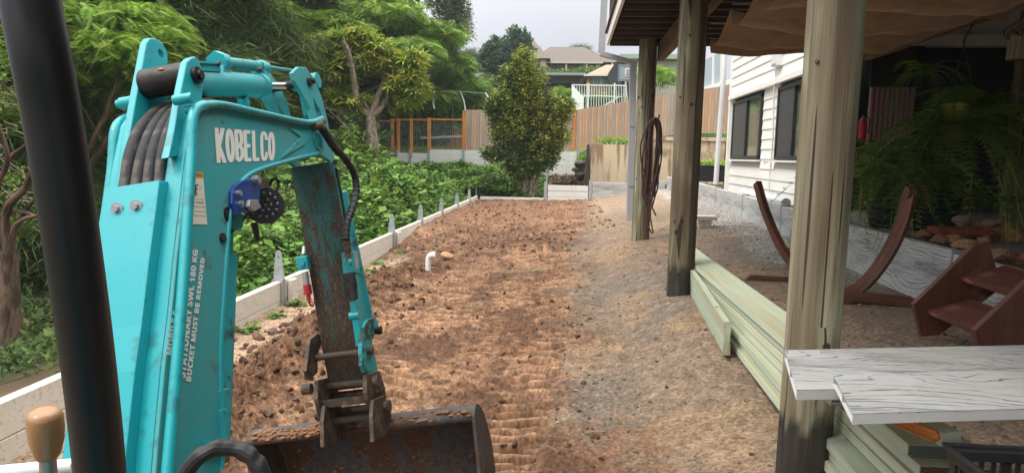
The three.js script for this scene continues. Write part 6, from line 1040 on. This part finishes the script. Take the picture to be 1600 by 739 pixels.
{
  // set of two brown steps
  const d0 = 4.9, W = 0.72, o = onD(1445, 522, d0), t = thing('garden_steps', 'worn red-brown wooden two-tread steps leaning on the woodgrain wall', 'steps', o), P = (x, y) => onD(x, y, d0).sub(o);
  const s = new THREE.Shape([[1425, 474], [1437, 523], [1464, 521], [1562, 446], [1547, 402], [1541, 378], [1519, 383]].map(([x, y]) => { const p = P(x, y); return new THREE.Vector2(p.x, p.y); })), g = new THREE.ExtrudeGeometry(s, { depth: 0.04, bevelEnabled: true, bevelSize: 0.003, bevelThickness: 0.003, bevelSegments: 1 }); metric(g, 'y');
  obj('stringer', g, M.redBrownWood, t); const n = obj('stringer', g, M.redBrownWood, t); n.position.z = W;
  const tread = (x, y) => { const p = P(x, y), m = obj('tread', box(0.3, 0.038, W - 0.05, 0.15, 0, W / 2 + 0.022, 0.004, 'z'), M.redBrownWood, t); m.position.set(p.x, p.y, 0); m.rotation.z = 0.3; }; tread(1445, 485); tread(1497, 434);
}
// rocks set along the garden bed, each its own
{
  const rr = rng(70), list = [[1445, 362, 24, 0, 'rounded orange-brown rock nearest the fern frond on the garden bed'], [1467, 370, 26, 1, 'brown upright rock second along the bed from the fern'], [1491, 371, 30, 0, 'smooth tan rock in the middle of the bed row'], [1512, 380, 34, 2, 'large pale tan rock just left of the brown steps'], [1512, 356, 30, 3, 'long greyish slab rock lying on top of the row'], [1505, 346, 26, 3, 'dull pinkish rock behind the slab rock by the tray'], [1540, 370, 22, 2, 'small pale wedge rock above the steps'], [1576, 366, 52, 0, 'biggest flat brown rock at the right post foot'], [1568, 398, 42, 1, 'brown rock on the bed behind the upper tread'], [1597, 400, 26, 0, 'orange rock cut by the right picture edge'], [1552, 350, 24, 1, 'dark rounded rock beside the orange tray']];
  for (const [x, y, s, m, label] of list) { const p = onY(x, y + 6, 0.99); if (p.x > 4.4) p.copy(onD(x, y, 6.0)); const k = s / 2 * -p.z / FOCAL; const o = tag(obj('rock', rockGeo(300 + x, 0.35, 0.72), M.rock[m]), label, 'rock', 'rocks on the garden bed'); o.scale.set(k * 1.15, k, k); o.position.set(p.x, Math.max(0.94, p.y - 0.02) + k * 0.35, p.z); o.rotation.y = rr() * 6; }
  const l2 = [[1193, 303, 13, 2, 'leftmost pale rock on the wall below the second window'], [1205, 303, 15, 1, 'greyish rock second from left below the second window'], [1214, 309, 13, 0, 'brown rock low in the pile below the second window'], [1223, 293, 17, 2, 'pale top rock of the pile below the second window'], [1231, 304, 17, 0, 'orange rock at the right of the pile below the second window'], [1222, 308, 15, 0, 'reddish front rock of the pile below the second window'], [1240, 296, 16, 0, 'orange rock half behind the nearest post']];
  for (const [x, y, s, m, label] of l2) { const p = onD(x, y, 9.4), k = s / 2 * 9.4 / FOCAL * 1.1; p.x = Math.max(p.x, 3.2); const o = tag(obj('rock', rockGeo(500 + x, 0.35, 0.8), M.rock[m]), label, 'rock', 'rocks on the wall below the window'); o.scale.set(k * 1.1, k, k); o.position.copy(p); o.rotation.y = rr() * 6; }
}
// ferns and pots on the shaded patio
const fernFrond = (droop, len, n) => { const L = []; for (let k = 1; k <= n; k++) { const t = k / (n + 1), x = len * t * (1 - 0.25 * droop * t), y = len * (0.55 * t - (0.55 + droop) * t * t), l = 0.13 * len * Math.pow(Math.sin(Math.PI * Math.pow(t, 0.7) * 0.97), 0.8); for (const s of [-1, 1]) L.push([V(x, y, 0), V(x + l * 0.3, y - l * 0.25, s * l), 0.026 * len, V(0, 1, 0), 0.12]); } for (let k = 0; k < 6; k++) { const f = (t) => V(len * t * (1 - 0.25 * droop * t), len * (0.55 * t - (0.55 + droop) * t * t), 0); L.push([f(k / 6), f((k + 1) / 6), 0.009, V(0, 0, 1), 0.1]); } return leafQuads(L); };
const FROND = [fernFrond(0.4, 0.85, 22), fernFrond(0.9, 0.95, 24), fernFrond(1.5, 1.0, 26)], fernMats = [[.13, .27, .05], [.19, .33, .06], [.09, .19, .05], [.34, .36, .08]].map((c) => leafMat(c, 0.25));
function fern(label, p, n, size, seed, hang, pot) {
  const r = rng(seed), t = thing('fern', label, 'fern', p);
  for (let i = 0; i < n; i++) { const f = obj('frond', FROND[Math.floor(r() * 3)], fernMats[Math.floor(Math.pow(r(), 1.6) * 4)], t), s = size * (0.6 + r() * 0.6); f.scale.setScalar(s); f.rotation.set(0, r() * 6.283, (r() - 0.35) * (hang ? 0.9 : 1.1), 'YXZ'); f.position.set((r() - 0.5) * 0.12, r() * 0.1 * size, (r() - 0.5) * 0.12); }
  return t;
}
{
  const pot = (name, label, p, r, h, m) => { const t = thing('plant_pot', label, 'plant pot', p), prof = [[0.001, 0.01], [r * 0.74, 0], [r * 0.78, 0.02], [r * 0.95, h * 0.86], [r * 1.04, h * 0.87], [r * 1.05, h], [r * 0.95, h], [r * 0.9, h * 0.85], [0.001, h * 0.84]].map(([a, b]) => new THREE.Vector2(a, b)); obj('pot', new THREE.LatheGeometry(prof, 28), m, t); obj('soil', new THREE.CylinderGeometry(r * 0.88, r * 0.88, 0.03, 20).translate(0, h * 0.88, 0), M.grease, t); return t; };
  const p1 = onD(1390, 346, 7.7), p2 = onD(1464, 352, 7.5); p1.y = p2.y = 0.97;
  pot('plant_pot', 'black round pot under the bright left fern', p1, 0.25, 0.28, M.blackPlastic); pot('plant_pot', 'taller black round pot behind the rock row', p2, 0.27, 0.38, M.blackPlastic);
  fern('bright green potted fern with yellowing fronds right of the nearest post', onD(1385, 262, 7.2), 60, 0.95, 81, false); fern('dark potted fern rising behind the rock row', V(p2.x, 1.45, p2.z), 44, 0.9, 82, false);
  const p3 = onD(1358, 268, 6.9); fern('yellow-green fern spilling over the wall close to the nearest post', p3, 40, 0.66, 86, true);
  const p4 = onD(1490, 215, 6.7); fern('big dark hanging fern filling the patio opening', p4, 60, 1.0, 83, true); const p5 = onD(1540, 170, 7.2); fern('upper dark hanging fern beside the right post', p5, 50, 0.95, 84, true);
  const p6 = onD(1558, 320, 7.0); fern('small fern at the foot of the right post', p6, 18, 0.5, 85, false);
  const p7 = onD(1440, 120, 7.6); fern('dim trailing plant hanging left of the big fern', p7, 26, 0.6, 87, true);
  const h = onD(1512, 38, 6.7), t = thing('hanging_hook', 'dark wire hook and hanger holding the big fern under the ceiling', 'hook', h);
  obj('hook', tube([V(-0.05, -0.03, 0), V(-0.05, 0.03, 0), V(0, 0.07, 0), V(0.055, 0.03, 0), V(0.04, -0.04, 0), V(0, -0.11, 0), V(-0.01, -0.2, 0)], 0.007, 40, 8), M.darkFrame, t); obj('hook_stem', rod(V(0, 0.06, 0), V(0, 0.5, 0), 0.006), M.darkFrame, t);
  for (const [a, b] of [[-0.2, 0.1], [0.16, 0.1], [0, -0.2]]) obj('hanger_wire', rod(V(-0.01, -0.19, 0), V(a, -0.95, b), 0.004, 0.004, 5), M.darkFrame, t);
  const q = onD(1592, 72, 6.6), b = thing('hanging_pot', 'small slatted cream pot hanging beside the right patio post', 'hanging pot', q); for (let i = 0; i < 12; i++) { const a = i / 12 * 6.283; obj('slat', box(0.035, 0.2, 0.012, 0, 0, 0, 0.003).rotateY(a + Math.PI / 2).translate(Math.cos(a) * 0.075, -0.02, -Math.sin(a) * 0.075), M.pine[2], b); } obj('base', new THREE.CylinderGeometry(0.08, 0.075, 0.015, 16).translate(0, -0.12, 0), M.beamWood, b); obj('wire_scroll', tube([V(0, 0.1, 0), V(-0.06, 0.14, 0), V(-0.1, 0.1, 0), V(-0.07, 0.06, 0), V(-0.12, 0.08, 0), V(-0.13, 0.14, 0), V(0, 0.24, 0), V(0.04, 0.5, 0)], 0.006, 50, 6), M.darkFrame, b);
  const tr = onD(1502, 356, 6.7), tt = thing('planter_tray', 'long orange terracotta planter tray behind the rocks', 'planter', [tr.x, Math.max(0.97, tr.y - 0.06), tr.z]); obj('tray', merge([box(0.5, 0.015, 0.2, 0, 0.01, 0), box(0.5, 0.06, 0.015, 0, 0.035, 0.1, 0.004), box(0.5, 0.06, 0.015, 0, 0.035, -0.1, 0.004), box(0.015, 0.06, 0.2, 0.25, 0.035, 0), box(0.015, 0.06, 0.2, -0.25, 0.035, 0)]), M.terracotta, tt); obj('soil', box(0.47, 0.02, 0.18, 0, 0.04, 0), M.grease, tt);
  // things in the dark at the back of the patio
  const tv = onD(1402, 104, 10.2), T = thing('television', 'dark flat television on the patio back wall above the curtain', 'television', tv); obj('screen', box(0.66, 0.52, 0.01, 0, 0, 0.035, 0.003), phys({ color: new THREE.Color(.01, .011, .013), roughness: 0.12, clearcoat: 1 }), T); obj('bezel', box(0.72, 0.58, 0.05, 0, 0, 0, 0.008), M.blackPlastic, T);
  const cu = onD(1392, 185, 10.25), U = thing('curtain', 'dull pinkish ribbed curtain at the dark back of the patio', 'curtain', cu); for (let i = 0; i < 9; i++) obj('fold', rod(V(-0.28 + i * 0.07, -0.6, 0), V(-0.28 + i * 0.07, 0.45, 0), 0.042, 0.038, 10), std({ color: new THREE.Color(.30, .18, .17), roughness: 1 }), U);
  const ex = onD(1349, 200, 9.6), E = thing('fire_extinguisher', 'red fire extinguisher standing in the shade beside the nearest post', 'fire extinguisher', ex); E.scale.setScalar(0.72); obj('cylinder', new THREE.LatheGeometry([[0.001, -0.22], [0.07, -0.22], [0.075, -0.2], [0.075, 0.1], [0.06, 0.16], [0.025, 0.19], [0.02, 0.22], [0.001, 0.22]].map(([a, b]) => new THREE.Vector2(a, b)), 20), M.red, E); obj('handle', merge([box(0.1, 0.015, 0.02, 0.02, 0.25, 0), box(0.03, 0.05, 0.03, 0, 0.23, 0)]), M.darkFrame, E); obj('hose', tube([V(0.03, 0.22, 0), V(0.1, 0.18, 0.02), V(0.1, 0, 0.03), V(0.085, -0.1, 0.02)], 0.01, 20, 6), M.blackRubber, E);
  const ch = onD(1350, 250, 8.6), K = thing('cane_chair', 'round-backed yellow cane chair in the shade behind the ferns', 'chair', [ch.x, 0.97, ch.z]), cane = std({ color: new THREE.Color(.40, .22, .05), roughness: 0.6 }), y = ch.y - 0.97;
  obj('backrest', (() => { const g = new THREE.TorusGeometry(0.16, 0.016, 8, 28); g.translate(0, y, 0); return g; })(), cane, K); for (let i = -2; i <= 2; i++) obj('spindle', rod(V(i * 0.05, y - 0.15, 0), V(i * 0.04, y + Math.sqrt(0.0256 - i * i * 0.0016), 0), 0.007, 0.007, 6), cane, K); obj('seat', new THREE.CylinderGeometry(0.2, 0.2, 0.03, 24).translate(0, y - 0.2, -0.18), cane, K); for (const [a, b] of [[-.15, -.04], [.15, -.04], [-.15, -.32], [.15, -.32]]) obj('leg', rod(V(a, 0, b), V(a * 0.9, y - 0.2, b), 0.014), cane, K);
}
// offcuts by the house
{
  const p = onY(1101, 356, 0.58), t = thing('block_offcuts', 'small white block with a paver on top standing on the sand by the middle post', 'paving blocks', [p.x, groundY(Math.min(3, p.x), -p.z), p.z]); obj('block', box(0.2, 0.14, 0.14, 0, 0.05, 0, 0.008), M.concrete, t); obj('paver', box(0.36, 0.07, 0.22, 0, 0.155, 0, 0.008), M.concrete, t);
  const a = onY(1083, 335, 0.6), b = onY(1093, 352, 0.58), u = thing('plastic_strip', 'white plastic strip lying on the sand beside the small block', 'strip', a); obj('strip', between(V(0, 0.03, 0), b.clone().sub(a).add(V(0, 0.03, 0)), 0.09, 0.05, 0.004), M.pvc, u);
}
// clods, stones and litter: no one could count them
function scatter(name, label, category, geos, mat, n, seed, place, cols) {
  const r = rng(seed), per = Math.ceil(n / geos.length), g = new THREE.Group();
  const q = new THREE.Quaternion(), e = new THREE.Euler(), M4 = new THREE.Matrix4();
  const list = geos.map((geo, k) => { const m = new THREE.InstancedMesh(geo, mat, per); for (let i = 0; i < per; i++) { const [x, d, s, f] = place(r); e.set(r() * 6, r() * 6, r() * 6); if (f) e.set((r() - 0.5) * 0.3, r() * 6, (r() - 0.5) * 0.3); q.setFromEuler(e); m.setMatrixAt(i, M4.compose(V(x, groundY(x, d) + s * 0.08, -d), q, V(s, s * (f ? 1 : 0.75), s * (f ? 1 : 0.9)))); m.setColorAt(i, GREEN(cols[Math.floor(r() * cols.length)], 0.4, r)); } m.castShadow = m.receiveShadow = true; return m; });
  if (list.length === 1) { list[0].name = numbered(name); scene.add(list[0]); stuff(list[0]); list[0].userData.label = label; list[0].userData.category = category; return; }
  g.name = numbered(name); scene.add(g); tag(g, label, category); stuff(g); list.forEach((m) => { m.name = 'clods'; stuff(m); g.add(m); });
}
{
  const geos = [1, 2, 3, 4].map((s) => rockGeo(s, 1.3, 0.8, 1)), mat = std({ color: 0xffffff, roughness: 1, bumpMap: softBump, bumpScale: 0.004 });
  const brown = [[.14, .078, .046], [.18, .105, .062], [.12, .064, .037], [.23, .145, .088]], pale = [[.28, .21, .15], [.38, .32, .25], [.2, .16, .125], [.15, .09, .055]];
  scatter('berm_clods', 'loose dark clods along the edge of the fresh dug soil', 'soil', geos, mat, 2800, 1, (r) => { const d = 3 + Math.pow(r(), 0.9) * 6.6, x = -2.2 + (r() + r() + r() - 1.5) * 0.55; return [x, d, 0.005 + 0.055 * Math.pow(r(), 8)]; }, [[.12, .06, .032], [.15, .08, .044], [.10, .05, .026], [.19, .105, .06]]);
  scatter('fill_clods', 'loose clods on the face of the soil fill', 'soil', geos, mat, 700, 2, (r) => [-2.8 + r() * 2.9, 10.3 + r() * 1.8, 0.008 + 0.05 * Math.pow(r(), 4)], brown);
  scatter('yard_clods', 'crumbs of soil over the tracked dirt', 'soil', geos, mat, 3600, 3, (r) => { const d = 2.6 + 11 * Math.pow(r(), 1.5); return [-2.4 + r() * 2.7, d, 0.003 + 0.03 * Math.pow(r(), 7)]; }, brown);
  scatter('far_clods', 'crumbs of soil on the far fill', 'soil', geos, mat, 1500, 4, (r) => [-2.85 + r() * 3.7, 12 + 9.4 * r(), 0.012 + 0.045 * Math.pow(r(), 4)], [...brown, [.24, .14, .075]]);
  scatter('yard_stones', 'small pale stones and crumbs on the tan ground', 'stones', geos, mat, 3000, 5, (r) => { const d = 2.6 + 12 * Math.pow(r(), 1.4); return [0 + r() * 3.0, d, 0.002 + 0.02 * Math.pow(r(), 7)]; }, pale);
  scatter('sand_stones', 'small stones on the sandy strip by the wall', 'stones', geos, mat, 900, 8, (r) => [-2.9 + r() * 0.6, 3.4 + r() * 7, 0.004 + 0.02 * Math.pow(r(), 4)], [...pale, ...brown]);
  scatter('road_base', 'grey road base gravel beside the woodgrain wall', 'gravel', geos, mat, 5000, 6, (r) => [2.25 + Math.pow(r(), 0.6) * 0.8, 6.8 + r() * 8, 0.006 + 0.014 * r() * r()], [[.42, .4, .38], [.34, .32, .3], [.5, .47, .43]]);
  const chip = leafQuads([[V(-0.5, 0, 0), V(0.5, 0.06, 0.05), 0.35, V(0, 1, 0), 0.3]]), stick = taper([V(-0.5, 0, 0), V(0, 0.04, 0.05), V(0.5, 0, 0)], [0.04, 0.03, 0.02], 5);
  scatter('dry_leaves', 'dry leaves and bark chips on the tan ground', 'leaf litter', [chip], mat, 420, 7, (r) => { const d = 2.7 + 9 * Math.pow(r(), 1.4); return [-0.1 + r() * 2.6, d, 0.02 + 0.04 * r() * r(), 1]; }, [[.34, .22, .12], [.26, .15, .08], [.42, .31, .2], [.2, .11, .07]]);
  scatter('small_sticks', 'small sticks and roots on the ground', 'sticks', [stick], mat, 260, 9, (r) => { const d = 2.7 + 9 * Math.pow(r(), 1.4); return [-2.3 + r() * 4.6, d, 0.05 + 0.1 * r() * r(), 1]; }, [[.22, .15, .1], [.34, .26, .18], [.14, .09, .06]]);
  const st = (x, y, k, m, label) => { const p = onY(x, y, 0.12), o = tag(obj('stone', rockGeo(700 + x, 0.4, 0.75), m), label, 'stone'); o.scale.setScalar(k); o.position.set(p.x, groundY(p.x, -p.z) + k * 0.3, p.z); };
  st(697, 403, 0.11, M.rock[2], 'pale broken stone in the loose soil just right of the pipe elbow'); st(425, 516, 0.05, M.rock[3], 'grey stone at the edge of the sandy strip beside the arm'); st(365, 512, 0.05, M.rock[2], 'pale flat stone at the wall foot next to the boom'); st(402, 523, 0.04, M.rock[3], 'small grey angular stone on the brown berm');
  st(985, 372, 0.09, M.rock[3], 'dark clod of earth at the foot of the far post'); st(466, 508, 0.06, M.rock[1], 'dark lump of earth left of the digger arm');
}
// humid air: far things pale slightly
scene.fog = new THREE.FogExp2(0xdfe4ea, 0.0008);
renderer.render(scene, camera);
